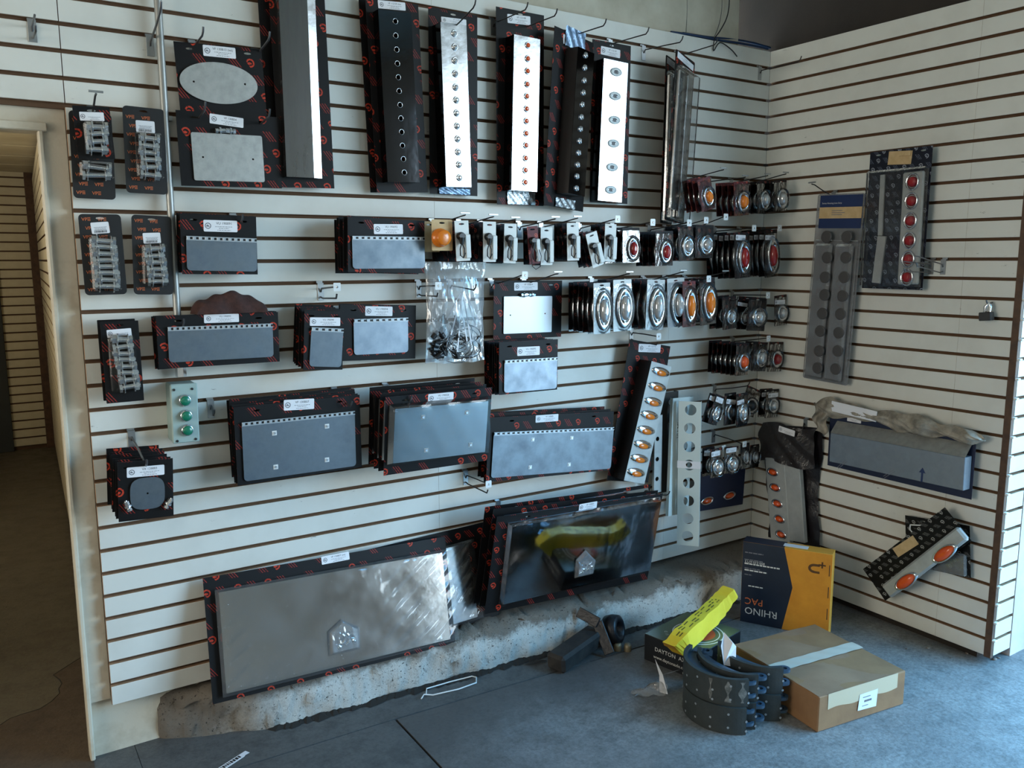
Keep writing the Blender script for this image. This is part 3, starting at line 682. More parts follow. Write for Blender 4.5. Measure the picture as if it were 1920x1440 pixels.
# leaning large plates at the bottom
t29,M29,w29,h29=plate_card('large_plate_card','largest black framed card with polished sheet, leaning on the curb at left','polished plate',(380,1084),(834,1006),(399,1321),.04,((410,1111),(829,1036),(424,1301)),'VF 130B07 (wt)',((602,1044),(654,1034),(604,1059)),dd=(0,0,.10),pm_='mirror_grey',pz=.014,pr=.003,box=True,wrap='film_heavy',hang=False)
hardware_bag(t29,M29,((617,1231),(676,1217),(674,1176),(640,1161),(614,1185)),.018)
plate_card('large_plate_card','wrapped pale polished sheet on a black card, half hidden behind the largest leaning card','polished plate',(600,1052),(915,977),(632,1247),.010,((620,1085),(878,1017),(660,1232)),None,None,dd=(0,0,.062),pm_='mirror_rough',pz=.006,pr=.003,wrap='film_heavy',hang=False)
t31,M31,w31,h31=plate_card('large_plate_card','large mirror polished plate on black card hung on two hooks above the curb','polished plate',(932,969),(1243,925),(931,1147),.215,((961,988),(1240,939),(946,1133)),'VF 130B05',((1086.5,945.6),(1120,939.6),(1087,958)),dd=(0,0,-.065),n=2,step=.034,pm_='mirror',pz=.022,pr=.003,box=True,wrap='film',desc='black card behind the large mirror polished plate',group='mirror polished plate cards',dx=-.006,dz=.008)
hardware_bag(t31,M31,((1077,1084),(1112,1076),(1117,1051),(1098,1031),(1080,1050)),.028)

# ---------------------------------------------------------------- blister packs of bolts
def vp_print(w_,h_):
    m=MB(); s=.014; nx=max(2,int(w_/.036)); y=.012
    rr=random.Random(3); row=0
    while y<h_-.02:
        for i in range(nx):
            x=-w_/2+.008+(w_-.03)*i/(nx-1)+(.008 if row%2 else 0)
            if x>w_/2-.026: continue
            m.text('VP',x,y,0,s,0,sx=1.0)
            for k in range(3): m.box(x+.016,y+.0005+k*.004,-.0001,x+.024,y+.002+k*.004,0)
        y+=.026; row+=1
    return m
def bolt_pack(label, tl,tr,bl,d, rows, xr, stk=None, mat='card_edge', vp=True, barcode=True, text=''):
    Mx,w_,h_=frame(tl,tr,bl,d); t=thing('bolt_pack',label,'bolt pack',Mx,'blister packs of bolts')
    card(t,w_,h_,mat,[(0,h_-.012)],r=.012 if vp else .002)
    if vp: vp_print(w_,h_).obj('logo_print',M['ink_orange'],t,T(0,0,.0008))
    x0=on(Mx,xr[0],rows[0],.012)[0]; 
    for k,y in enumerate(rows):
        xa=on(Mx,xr[0]+(xr[2] if len(xr)>2 else 0)*k,y,.012); xb=on(Mx,xr[1]+(xr[2] if len(xr)>2 else 0)*k,y,.012); L=xb[0]-xa[0]
        rr=random.Random(label+str(k)); link('bolt',bolt_mesh(round(L,2),.0085),t,T((xa[0]+xb[0])/2+rr.uniform(-.003,.003),xa[1],.015)@RZ((0 if k%2 else PI)+rr.uniform(-.09,.09)))
    ya=on(Mx,(xr[0]+xr[1])/2,rows[-1]+8,0)[1]; yb=on(Mx,(xr[0]+xr[1])/2,rows[0]-8,0)[1]; xa=on(Mx,xr[0]-5,rows[0],0)[0]; xb=on(Mx,xr[1]+5,rows[0],0)[0]
    MB().rbox(xa,ya,.0012,xb,yb,.028,.006).obj('blister',M['blister_thin'],t)
    if stk: sticker(t,Mx,*stk,text,z=.0290 if False else .0010,badge=not barcode,barcode=barcode)
    return t
bolt_pack('orange logo bolt pack hanging behind the plain bolt pack, upper left',(128,206),(208,207),(138,371),.030,(312,327),(153,207))
bolt_pack('plain black bolt pack with a small white sticker, upper left',(135,197.5),(205,200),(147,297.5),.075,(238,250,265,280),(160,201,1),((148,209.5),(194,211),(150,226)),'card',False,False)
bolt_pack('orange logo bolt pack hung over the conduit, upper row right',(229,197),(307,199),(237,361),.045,(258,272,285,298,312,327),(257,298,1),((254,225),(289.5,228),(256,247.5)))
bolt_pack('orange logo bolt pack in the second row, left one with eight bolts',(146,401),(226,401),(160,554),.050,(452,463,476,488,500,512,525,537),(170,215,1.3),((169,417.5),(203,415.5),(172,439)))
bolt_pack('orange logo bolt pack in the second row, right one with six bolts',(246,402),(321,402),(251,552),.052,(466,479,491,504,515,527),(269,309,1),((267,437),(300,436),(268,457)))
tb=bolt_pack('plain black bolt pack with small sticker in the third row, in front',(187.5,604),(259,600),(200,757),.080,(638,651,664,675,688,700,713,726),(206,248,2.2),((199.5,619),(245.5,615),(201,634)),'card',False,False)
cb=copy_tree(tb,tb.matrix_basis@T(-.004,.004,-.035)); cb['label']='plain black bolt pack directly behind the front one in the third row'

# ---------------------------------------------------------------- long light bars in the top row
def channel_mesh(w_,h_,zf,hole_polys,lb=.0,rb=.0):
    m=MB(); m.prism([(-w_/2,0),(w_/2,0),(w_/2,h_),(-w_/2,h_)],zf-.0015,zf,hole_polys,0)
    for sx,b in ((-1,lb),(1,rb)):
        x=sx*w_/2; xo=x+sx*b; f=[(x,0,zf),(x,h_,zf),(xo,h_,.001),(xo,0,.001)]
        m.add(f,[(0,1,2,3) if sx<0 else (3,2,1,0)],1)
        g_=[(q[0]-sx*.0015,q[1],q[2]) for q in f]; m.add(g_,[(3,2,1,0) if sx<0 else (0,1,2,3)],1)
    m.box(-w_/2,h_-.0015,.001,w_/2,h_,zf-.0015,1).box(-w_/2,0,.001,w_/2,.0015,zf-.0015,1); return m
def small_light(r,lens):
    def f():
        m=MB(); m.lathe([(1.35,0),(1.35,.15*r),(1.2,.45*r),(.95,.5*r),(.9,.3*r)],(0,0),r,r,16,0,cap=False); m.lathe([(.9,.25*r),(.85,.6*r),(.6,.85*r),(.3,.95*r)],(0,0),r,r,14,1); return m.mesh([M['chrome'],M[lens]])
    return cached(('sl',round(r,4),lens),f)
def oval_light(rx,ry,lens,key=''):
    def f():
        m=MB(); r=min(rx,ry); m.lathe([(1.0,0),(1.0,.12*r),(.93,.34*r),(.74,.22*r),(.62,.10*r)],(0,0),rx,ry,24,0,cap=False)
        m.lathe([(.62,.12*r),(.58,.5*r),(.42,.72*r),(.2,.8*r)],(0,0),rx,ry,20,1); return m.mesh([M['chrome'],M[lens]])
    return cached(('ol',round(rx,4),round(ry,4),lens),f)
def strip_lamp(rx,ry,lens):
    def f():
        m=MB(); m.lathe([(1,0),(1,.002),(.9,.006),(.6,.008),(.3,.009)],(0,0),rx,ry,26,0); m.lathe([(1,.006),(.95,.011),(.7,.014),(.3,.015)],(0,-ry*.30),rx*.52,ry*.62,20,1); return m.mesh([M['chrome'],M[lens]])
    return cached(('st',round(rx,4),round(ry,4),lens),f)
def light_bar(name,label,tl,tr,bl,d,face,zf,fmat,smat,lights,lens,stk=None,text='',dd=(0,0,0),hole_r=0,lb=0,rb=0,oval=None,wrap=None,cmat='card',wall='L',lname='light'):
    Mx,w_,h_=frame(tl,tr,bl,d,wall,dd); t=thing(name,label,'light bar',Mx)
    card(t,w_,h_,cmat,[(0,h_-.012)])
    PM,pw,ph=quad_local(Mx,zf,*face); Pi=PM.inverted(); hl=[]; P=[]
    for q in lights: p=Pi@Vector((*on(Mx,*q,zf),0)); P.append((p.x,p.y))
    if hole_r: hl=[ellipse(x,y,hole_r,hole_r,14) for x,y in P]
    ch=channel_mesh(pw,ph,zf,hl,lb,rb).obj('channel',[M[fmat],M[smat]],t,PM)
    if lens:
        for x,y in P:
            if oval: link(lname,strip_lamp(pw*oval[0],oval[1],lens),t,PM@T(x,y,zf))
            else: link(lname,small_light(.0095,lens),t,PM@T(x,y,zf))
    elif hole_r:
        rg=cached(('rim',round(hole_r,4)),lambda:MB().lathe([(1.15,0),(1.15,.0012),(1.0,.0014),(1.0,-.002)],(0,0),hole_r,hole_r,14,0,cap=False).mesh(M['chrome']))
        for x,y in P: link('hole_rim',rg,t,PM@T(x,y,zf))
    if stk: sticker(t,Mx,*stk,text)
    if wrap:
        MB().grid(lambda u,v:(-pw*.53+pw*1.06*u+.002*math.sin(v*40),-ph*.01+ph*1.02*v,zf+.012+.002*math.sin(u*9+v*31)),8,40).obj('shrink_wrap',M[wrap],t,PM)
    return t,Mx,PM,pw,ph
t3,M3,_,_,_=light_bar('bumper_trim_card','tall black card with plain grey trim channel reaching out of the top of the photo',(500,-70),(606,-54),(526,351),.050,((520,-60),(574,-52),(537.5,331)),.034,'mirror_blackish','mirror_rough',(),None)
t3['category']='trim card'
ch_=[q for q in t3.children if q.name.startswith('channel')][0]; pw=max(v.co.x for v in ch_.data.vertices); ph=max(v.co.y for v in ch_.data.vertices)
MB().add([(pw,0,.034),(pw+.030,0,.026),(pw+.030,ph,.026),(pw,ph,.034),(pw+.030,0,.001),(pw+.030,ph,.001)],[(0,1,2,3),(1,4,5,2)]).obj('side_flange',M['mirror_rough'],t3,ch_.matrix_basis)
c3=copy_tree(t3,t3.matrix_basis@T(-.028,.004,-.026)); prune(c3,('card',)); c3['label']='tall black card just behind the plain grey trim channel, showing along its left side'
hl4=[(480+x/4,y/4) for x,y in ((1045,160),(1048,267),(1055,372),(1060,477),(1067,580),(1073,683),(1080,787),(1086,888),(1092,990),(1098,1092),(1105,1193),(1112,1293))]
t4,M4,_,_,_=light_bar('light_bar_card','tall dark chrome channel with twelve empty round holes',(685,-5),(784,8),(707,361),.050,((709,17),(771,24),(727,341)),.045,'mirror_dark','mirror_dark',hl4,None,((708,0),(759.5,5),(709.5,15.5)),'VF 112109 slim',hole_r=.0085)
c4=copy_tree(t4,t4.matrix_basis@T(-.012,.002,-.030)); prune(c4,('card',)); c4['label']='second card hidden behind the dark chrome channel with empty holes'
M['foil']=pm('crumpled_silver_film',(176,182,186),.25,.7,bump=.003,bscale=60); M['foil_sky']=pm('crumpled_sky_film',(138,164,194),.3,.55,bump=.003,bscale=60)  # bluish film: blue reflection on clear plastic put into its colour
def foil(t,w_,y0,y1,mat='foil'):
    MB().grid(lambda u,v:((u-.5)*w_*1.02,y0+(y1-y0)*v,.006+.0016*math.sin(u*19+v*7)+.001*math.sin(u*41-v*23)),22,8).obj('film_scrap',M[mat],t)
l5=[(480+x/4,y/4) for x,y in ((1487,250),(1490,353),(1492,455),(1495,553),(1497,655),(1502,750),(1504,848),(1508,945),(1512,1042),(1515,1140),(1522,1235),(1525,1333))]
t5,M5,*_=light_bar('light_bar_card','tall bright channel with twelve clear round lights',(803,12),(895,30),(806,363),.040,((826,41),(874.5,46),(837,350)),.065,'mirror_rough','mirror_dark',l5,'clear_lens',((827,31),(874,37),(827,42)),'VF 112109')
l6=[(960+x/4,y/4) for x,y in ((118,340),(117,440),(115,533),(113,632),(110,722),(108,816),(106,908),(104,1001),(103,1090),(100,1186),(98,1277),(97,1367))]
t6,M6,*_=light_bar('light_bar_card','tall bright channel with twelve small amber lights',(930,12),(1020,28),(932,383),.040,((964,64),(1013,72),(959,356)),.060,'mirror_rough','mirror_dark',l6,'amber_deep',((951,26),(994,31),(953,43)),'VF 112108')
l7=[(960+x/4,y/4) for x,y in ((552,415),(546,508),(542,603),(535,695),(527,784),(520,878),(514,968),(507,1058),(500,1146),(492,1236),(488,1322),(484,1412))]
t7,M7,*_=light_bar('light_bar_card','tall black bar with twelve clear lights turned sideways, right of the amber one',(1040,48),(1114,66),(1020,384),.075,((1084,87),(1115,92),(1066,362)),.062,'mirror_dark','black',l7,'clear_lens',((1056,64),(1092,71),(1057,82)),'VF 112110',dd=(.035,-.035,.035))
foil(t5,.13,.002,.024,'foil_sky'); foil(t6,.13,.002,.050); foil(t7,.125,.002,.038); y7=on(M7,1075,92,0)[1]; foil(t7,.125,y7,on(M7,1075,54,0)[1],'foil_sky')
l8=[(1155,135),(1153,180),(1152,225),(1150,269),(1147.5,313.5),(1145,356)]
t8,M8,P8,_,_=light_bar('light_bar_card','tall bright channel with six eye shaped cut-outs',(1111,73),(1183,84),(1106,379),.040,((1132.5,109),(1178,116),(1121,375.5)),.050,'mirror_rough','mirror_dark',l8,None,((1127,86),(1163,94),(1128,102)),'VF 112107')
eye=MB().lathe([(1,0),(1,.0015),(.9,.003),(.45,.0012)],(0,0),.030,.0165,24,0,cap=False).lathe([(1,.0004),(.3,.0006)],(0,0),.0105,.0125,14,1).mesh([M['alu'],M['black']])
for q in l8: x,y=on(M8,*q,.050); link('eye_socket',eye,t8,T(x,y,.0505))
# clear clamshells seen nearly edge-on
for k,(lab,tl,tr,bl,d,dd) in enumerate((('long clear clamshell seen edge-on in the top row, rear one at left',(1249,99),(1271,104),(1238,418),.045,(.05,-.02,.05)),('long clear clamshell seen edge-on in the top row, front one with sticker',(1268,88),(1304,101),(1246,412),.10,(.06,-.04,.06)))):
    Mx,w_,h_=frame(tl,tr,bl,d,'L',dd); t=thing('clamshell_pack',lab,'clamshell pack',Mx)
    MB().prism(rrect(-w_/2,0,w_/2,h_*.99,.008),-.0012,0).obj('card',[M['card']],t)
    MB().rbox(-w_*.40,h_*.07,.001,-w_*.12,h_*.88,.016,.003).obj('trim_strip',M['mirror_rough'],t)
    MB().rbox(w_*.02,h_*.03,.001,w_*.3,h_*.88,.016,.003).obj('trim_strip',M['mirror_rough'],t)
    MB().rbox(-w_*.48,.004,.0005,w_*.48,h_*.90,.034,.008).obj('blister',M['blister'],t)
    sticker_local(t,0,h_-.03,w_*.85,.026,-.05,'VF 112106',.001,badge=False)

# amber strip card leaning beside the perforated bars
l26=[(1130+x/4.8,620+y/4.8) for x,y in ((522,370),(490,505),(455,640),(420,760),(390,895),(360,1025),(330,1150),(300,1275))]
light_bar('light_bar_card','slanted light strip with eight amber eye shaped lights on a black card',(1181,636),(1258,643),(1138,901),.060,((1222,677),(1261,680),(1170,901)),.075,'alu','black',l26,'amber',((1198,644.6),(1239,646),(1198,660)),'VF 112116',oval=(.44,.0205))
# bare perforated bars
def perforated_bar(label,tl,tr,bl,d,holes,hr,mat,flange,dd=(0,0,0),text=None,patch=None):
    Mx,w_,h_=frame(tl,tr,bl,d,'L',dd); t=thing('perforated_bar',label,'metal bar',Mx)
    P=[on(Mx,*q,0) for q in holes]
    P=[p for p in P if abs(p[0])+hr<w_/2-.0005]
    m=MB(); m.prism([(-w_/2,0),(w_/2,0),(w_/2,h_),(-w_/2,h_)],-.002,0,[ellipse(x,y,hr,hr,22) for x,y in P],0)
    m.box(-w_/2,0,-flange,-w_/2+.002,h_,-.002).box(w_/2-.002,0,-flange,w_/2,h_,-.002); m.obj('bar',M[mat],t)
    if text: MB().text(text,0,0,0,.028,0,rot=PI/2).obj('handwriting',M['ink'],t,T(-w_*.1,h_*.66,.0006))
    if patch: MB().prism([(-w_/2-.003,0),(w_/2+.002,0),(w_/2+.002,.034),(-w_/2-.003,.034)],.0003,.0008,[ellipse(0,.017,.0145,.014,8)]).obj('tape',M['paper'],t,T(0,patch,0))
    return t
hb=[(960+x/4,720+y/4) for x,y in ((1340,195),(1333,333),(1330,470),(1328,608),(1325,742),(1322,876),(1318,1010),(1316,1142))]
tpb=perforated_bar('front pale bar with eight round holes hanging by the corner',(1272.5,752),(1315,752),(1269,1021),.17,hb,.0258,'alu_white',.018,(-.035,.045,-.035),patch=.37)
perforated_bar('pale bar with handwriting half hidden behind the front holed bar',(1262,747),(1300,748),(1253,968),.11,[(1283,768+k*34.5) for k in range(6)],.022,'alu_white',.018,text='VU-ML')
perforated_bar('dark grey holed bar behind the slanted amber strip',(1240,737),(1272,735),(1236,925),.05,[(1257,754+k*38) for k in range(5)],.012,'grey_bar',.03)
tgb=perforated_bar('narrow grey bar with small holes at the foot of the amber strip',(1228,780),(1242,780),(1226,925),.07,[(1233,823),(1232.5,861),(1232,898)],.0105,'alu',.012)
# ================================================================ small lamp packs on the long hooks
def lamp_pack(label, tl, tr, bl, d, lens, cmat='card_s', rx=.36, ry=.30, cy=.40, stk=None, n=0, step=.022, desc=None, group=None, wall='L', dd=(0,0,0), sheet=True, dx=0, dz=0, jit=.003, name='marker_lamp_pack', big=False):
    Mx,w_,h_=frame(tl,tr,bl,d,wall,dd); t=thing(name,label,'lamp pack',Mx,group)
    card(t,w_,h_,cmat,[(0,h_-.010)],r=.003)
    link('lamp',oval_light(round(w_*rx,3),round(h_*ry,3),lens),t,T(w_*.06,h_*cy,.002))
    B=MB(); B.lathe([(1.18,.001),(1.16,.010),(1.04,.022)],(w_*.06,h_*cy),w_*rx,h_*ry,16,cap=False)
    if sheet: B.prism(rrect(-w_/2,0,w_/2,h_*.92,.004,2),.0016,.0022)
    B.obj('blister',M['blister'],t)
    if stk: sticker(t,Mx,*stk,'',z=.0026)
    if n: stack(t,n,step,desc,group,jit,dx,dz,swap=dict(card=MB().prism(rrect(-w_/2,0,w_/2,h_,.003),-.0014,0).mesh(M['card_s'])) if cmat in('card_glare','card_white') else None)
    return t,Mx
G='lamp packs on the hooks near the corner'
# top row by the corner
lamp_pack('reddish pack with amber oval lamp hanging askew, top row by the corner',(1307,338),(1332,333),(1317,398),.22,'amber','card_r',n=3,step=.03,desc='lamp pack behind the askew amber one, top row by the corner',group='lamp packs behind the askew amber one')
lamp_pack('reddish pack with upright amber oval lamp, top row by the corner',(1376,341),(1403,342),(1377,405),.20,'amber','card_r',n=3,step=.035,desc='lamp pack behind the upright amber one, top row by the corner',group='lamp packs behind the upright amber one')
lamp_pack('dark pack with chrome oval lamp right of the upright amber one, top row',(1419,340),(1443,341),(1420,400),.17,'clear_lens',n=2,step=.04,desc='dark chrome lamp pack right of the amber packs, top row',group='dark lamp packs of the top corner row')
lamp_pack('dark pack with clear oval lamp nearest the corner, top row',(1451,338),(1475,337),(1452,398),.20,'clear_lens',n=2,step=.04,desc='dark clear lamp pack nearest the corner, top row',group='dark lamp packs nearest the corner in the top row')
# second corner row: tall red lamps
lamp_pack('dark pack with tall red lamp and sticker, second corner row, left one',(1377,437),(1405,438),(1378,523),.21,'red',rx=.36,ry=.36,cy=.45,stk=((1380,440),(1398,441),(1380,450)),n=5,step=.034,desc='dark tall lamp pack behind the left tall red one',group='tall lamp packs behind the left red one')
lamp_pack('dark pack with tall red lamp and sticker, second corner row, right one',(1433,432),(1457,431),(1434,521),.19,'red',rx=.38,ry=.36,cy=.45,stk=((1435,441),(1453,441),(1435,450)),n=4,step=.034,desc='dark tall lamp pack behind the right tall red one',group='tall lamp packs behind the right red one')
# middle row after the white cards: red oval lamps, chrome double packs
lamp_pack('glossy pack with red oval lamp beside the white bulb cards',(1167,427),(1199,428),(1167,493),.19,'red','card_s',rx=.3,ry=.33,n=3,step=.04,desc='dark lamp pack behind the red oval one beside the white cards',group='lamp packs behind the first red oval one')
lamp_pack('glossy pack with red oval lamp, the second red one right of the white cards',(1229,433),(1262,433),(1228,499),.21,'red','card_s',rx=.3,ry=.33,n=3,step=.04,desc='dark lamp pack behind the second red oval one',group='lamp packs behind the second red oval one')
lamp_pack('glossy reddish pack with chrome lamp, left of two chrome ones in the middle row',(1271,424),(1299,423),(1273,490),.22,'clear_lens','card_s',n=2,step=.04,desc='chrome lamp pack behind the left chrome one, middle row',group='chrome lamp packs behind the left one in the middle row')
lamp_pack('glossy reddish pack with chrome lamp, right of two chrome ones in the middle row',(1305,421),(1338,422),(1304,484),.22,'clear_lens','card_s',n=2,step=.04,desc='chrome lamp pack behind the right chrome one, middle row',group='chrome lamp packs behind the right one in the middle row')
# lower row of big oval lamps
lamp_pack('pale pack with big chrome oval lamp, leftmost of the big oval row',(1113,531),(1144,530),(1113,627),.22,'clear_lens','card_glare',rx=.40,ry=.39,cy=.45,n=5,step=.034,desc='dark big oval lamp pack behind the leftmost pale one',group='big oval packs behind the leftmost pale one',big=True)
lamp_pack('palest pack with big chrome oval lamp, second in the big oval row',(1150,525),(1184,524),(1150,622),.23,'clear_lens','card_white',rx=.42,ry=.40,cy=.45,n=2,step=.05,desc='big oval lamp pack behind the palest one',group='big oval packs behind the palest one',big=True)  # white card colour stands for glare on the blister
lamp_pack('pale pack with big chrome oval lamp and a sticker on its lens',(1214,524),(1247,526),(1210,619),.22,'clear_lens','card_glare',rx=.40,ry=.40,cy=.45,n=3,step=.045,desc='big oval lamp pack behind the one with sticker on its lens',group='big oval packs behind the stickered lens',stk=((1237,560),(1244,562),(1234,590)),big=True)
lamp_pack('tan backed pack with big chrome oval lamp left of the two amber lamps',(1251,523),(1283,520),(1252,615),.21,'clear_lens','card_glare',rx=.40,ry=.40,cy=.45,n=1,step=.045,desc='big oval lamp pack behind the tan backed one',group='big oval packs behind the tan backed one',big=True)
lamp_pack('reddish pack with tall amber lamp, left of two in the big oval row',(1280,528),(1304,528),(1280,614),.24,'amber','card_r',rx=.38,ry=.38,cy=.46,n=2,step=.05,desc='dark pack behind the left tall amber lamp',group='packs behind the left tall amber lamp',big=True)
lamp_pack('dark pack with tall amber lamp, right of two in the big oval row',(1311,524),(1340,526),(1313,611),.24,'amber','card_s',rx=.38,ry=.38,cy=.48,n=2,step=.05,desc='dark pack behind the right tall amber lamp',group='packs behind the right tall amber lamp',big=True)
# third corner row
lamp_pack('dark pack with round chrome lamp, leftmost of the third corner row',(1354,558),(1380,558),(1355,619),.18,'clear_lens',rx=.34,ry=.24,cy=.38,n=2,step=.04,desc='dark pack behind the leftmost round chrome lamp, third corner row',group='round lamp packs of the third corner row, left')
lamp_pack('dark pack with small chrome lamp and sticker, second in the third corner row',(1383,562),(1405,564),(1382,617),.15,'clear_lens',rx=.32,ry=.24,cy=.36,stk=((1384,566),(1402,569),(1384,573)))
lamp_pack('glossy pack with big round chrome lamp, third in the third corner row',(1405,557),(1438,559),(1402,620),.20,'clear_lens',rx=.36,ry=.28,cy=.42,n=1,step=.06,desc='dark pack behind the big round chrome lamp, third corner row',group='round lamp packs of the third corner row, middle')
lamp_pack('dark pack with round chrome lamp and sticker, nearest the right wall, third corner row',(1452,555),(1475,554),(1452,612),.17,'clear_lens',rx=.38,ry=.26,cy=.40,stk=((1453,563),(1472,562),(1453,571)))
# fourth corner row
lamp_pack('patterned pack with chrome lamp showing an orange side, fourth corner row',(1381,644),(1405,643),(1378,705),.21,'amber_deep',rx=.38,ry=.28,cy=.42,n=6,step=.026,desc='dark slanted pack behind the orange sided lamp, fourth corner row',group='dark packs fanned behind the orange sided lamp',dx=-.003)
lamp_pack('dark pack with chrome oval lamp between two others, fourth corner row',(1413,641),(1440,642),(1413,696),.18,'clear_lens',rx=.34,ry=.32,cy=.46,n=1,step=.05,desc='dark pack behind the plain chrome lamp, fourth corner row',group='plain chrome lamp packs of the fourth corner row')
lamp_pack('dark pack with red sided chrome lamp nearest the right wall, fourth corner row',(1443,641),(1469,641),(1441,697),.16,'red',rx=.34,ry=.28,cy=.42)
# fifth corner row, packs hung askew
lamp_pack('dark pack tilted to the left, leftmost of the fifth corner row',(1331,736),(1352,748),(1316,790),.19,'clear_lens',rx=.34,ry=.24,cy=.36,stk=((1332,741),(1345,747),(1329,749)))
lamp_pack('dark pack tilted to the left, second of the fifth corner row',(1343,738),(1359,744),(1327,792),.21,'clear_lens',rx=.36,ry=.26,cy=.38,stk=((1344,743),(1357,748),(1342,753)))
lamp_pack('dark pack with round chrome lamp and black centre, fifth corner row',(1359,738),(1380,741),(1357,798),.20,'black',rx=.36,ry=.26,cy=.40,stk=((1363,748),(1380,750),(1363,757)))
lamp_pack('dark pack with chrome lamp on the end of its hook, fifth corner row',(1381,739),(1402,737),(1380,801),.23,'clear_lens',rx=.36,ry=.28,cy=.40,stk=((1382,752),(1395,748),(1382,760)))
lamp_pack('glossy pack with dark round lamp under crumpled film, fifth corner row',(1402,722),(1427,733),(1400,778),.17,'black',rx=.38,ry=.27,cy=.36)
lamp_pack('dark pack with chrome lamp and sticker nearest the right wall, fifth corner row',(1437,731),(1461,729),(1434,784),.15,'clear_lens',rx=.34,ry=.26,cy=.42,stk=((1441,738),(1459,736),(1441,746)),n=1,step=.04,desc='dark pack behind the one nearest the right wall, fifth corner row',group='rightmost packs of the fifth corner row')
# sixth corner row, beside the holed bar
lamp_pack('dark pack with chrome lamp and grey sticker beside the pale holed bar',(1317,842),(1340,840),(1316,893),.18,'clear_lens',rx=.3,ry=.26,cy=.36,stk=((1321,845),(1332,845),(1321,855)))
lamp_pack('dark pack with big chrome lamp and white sticker, sixth corner row',(1333,843),(1355,838),(1332,897),.22,'clear_lens',rx=.42,ry=.30,cy=.34,stk=((1334,848),(1350,844),(1335,857)),n=1,step=.05,desc='dark pack behind the big chrome lamp, sixth corner row',group='big chrome lamp packs of the sixth corner row')
lamp_pack('dark pack with oval chrome lamp and tilted sticker, sixth corner row',(1360,838),(1385,836),(1358,888),.21,'clear_lens',rx=.40,ry=.32,cy=.34,stk=((1362,841),(1381,838),(1361,850)))
lamp_pack('dark pack with slim chrome lamp, second from right in the sixth corner row',(1389,833),(1405,834),(1388,880),.15,'clear_lens',rx=.32,ry=.26,cy=.45)
lamp_pack('dark pack with slim chrome lamp, rightmost of the sixth corner row',(1407,835),(1423,838),(1405,878),.10,'clear_lens',rx=.32,ry=.26,cy=.45)
# reflector card under them
t,Mx=lamp_pack('torn dark card with two dull orange lenses low in the corner',(1304,886),(1398,874),(1304,960),.05,'amber_deep','card_navy',rx=.0001,ry=.0001,sheet=False,name='reflector_card')
for ch in list(t.children):
    if ch.name.split('.')[0] in('lamp','blister'): bpy.data.objects.remove(ch)
t['category']='reflector card'
ol=oval_light(.045,.020,'amber_deep')
for q in ((1326,939),(1368,929)): x,y=on(Mx,*q,.003); link('reflector',ol,t,T(x,y,.001)@RZ(.12))

# ---------------------------------------------------------------- white cards with wired bulb sockets
def socket_card(label,tl,tr,bl,d,cmat='card_white',n=0,step=.03,desc=None,group=None,dd=(0,0,0)):
    Mx,w_,h_=frame(tl,tr,bl,d,'L',dd); t=thing('socket_pack',label,'socket pack',Mx,group)
    card(t,w_,h_,cmat,[(0,h_-.012)],r=.002)
    MB().rbox(w_*.10,h_*.06,.001,w_*.50,h_*.66,.012,.003).obj('booklet',M['card_white'],t)
    m=MB(); m.lathe([(1,.001),(1,.012),(.7,.018)],(-w_*.16,h_*.62),w_*.28,h_*.10,12).cyl((-w_*.16,h_*.58,.012),(-w_*.18,h_*.42,.012),w_*.20,w_*.12,8); m.obj('socket',M['black'],t)
    wi=MB()
    for s_ in (-1,1): wi.tube([(-w_*.18,h_*.45,.012),(-w_*(.18+.16*s_),h_*.3,.016),(-w_*(.2+.14*s_),h_*.14,.016),(-w_*.14,h_*.08,.014),(w_*.02,h_*.2,.016)],.0024,5)
    wi.obj('lead_wire',M['black'],t)
    if n: stack(t,n,step,desc,group,.002,swap=dict(card=MB().prism(rrect(-w_/2,0,w_/2,h_,.002),-.0014,0).mesh(M['card_s']),booklet=MB().rbox(w_*.08,h_*.06,.001,w_*.52,h_*.66,.016,.003).mesh(M['card_edge'])))  # rear copies: dark sides and stack shade put into card and booklet colour
    return t
GS='white socket cards'
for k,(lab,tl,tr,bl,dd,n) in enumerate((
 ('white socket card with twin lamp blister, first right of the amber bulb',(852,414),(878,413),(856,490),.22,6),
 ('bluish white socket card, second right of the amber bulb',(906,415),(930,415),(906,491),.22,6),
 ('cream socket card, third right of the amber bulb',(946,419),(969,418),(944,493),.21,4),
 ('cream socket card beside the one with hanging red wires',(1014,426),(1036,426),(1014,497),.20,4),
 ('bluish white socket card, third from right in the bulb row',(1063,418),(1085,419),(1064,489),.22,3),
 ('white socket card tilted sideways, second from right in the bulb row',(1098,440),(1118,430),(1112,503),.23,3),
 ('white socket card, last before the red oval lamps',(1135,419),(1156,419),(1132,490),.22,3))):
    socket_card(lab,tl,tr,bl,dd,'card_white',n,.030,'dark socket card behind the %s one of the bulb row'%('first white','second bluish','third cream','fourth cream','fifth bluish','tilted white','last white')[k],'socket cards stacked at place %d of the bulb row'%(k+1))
tw=socket_card('dark printed socket card with red and blue loops of hanging wire',(988,425),(1008,424),(993,496),.22,'card_r')
Mw=tw.matrix_basis
MB().tube([(*on(Mw,*q,.015),.018) for q in ((1000,462),(996,480),(997,499),(1004,505),(1012,500),(1014,480),(1010,468))],.0016,6).obj('hanging_wire',M['wire_dark'],tw)
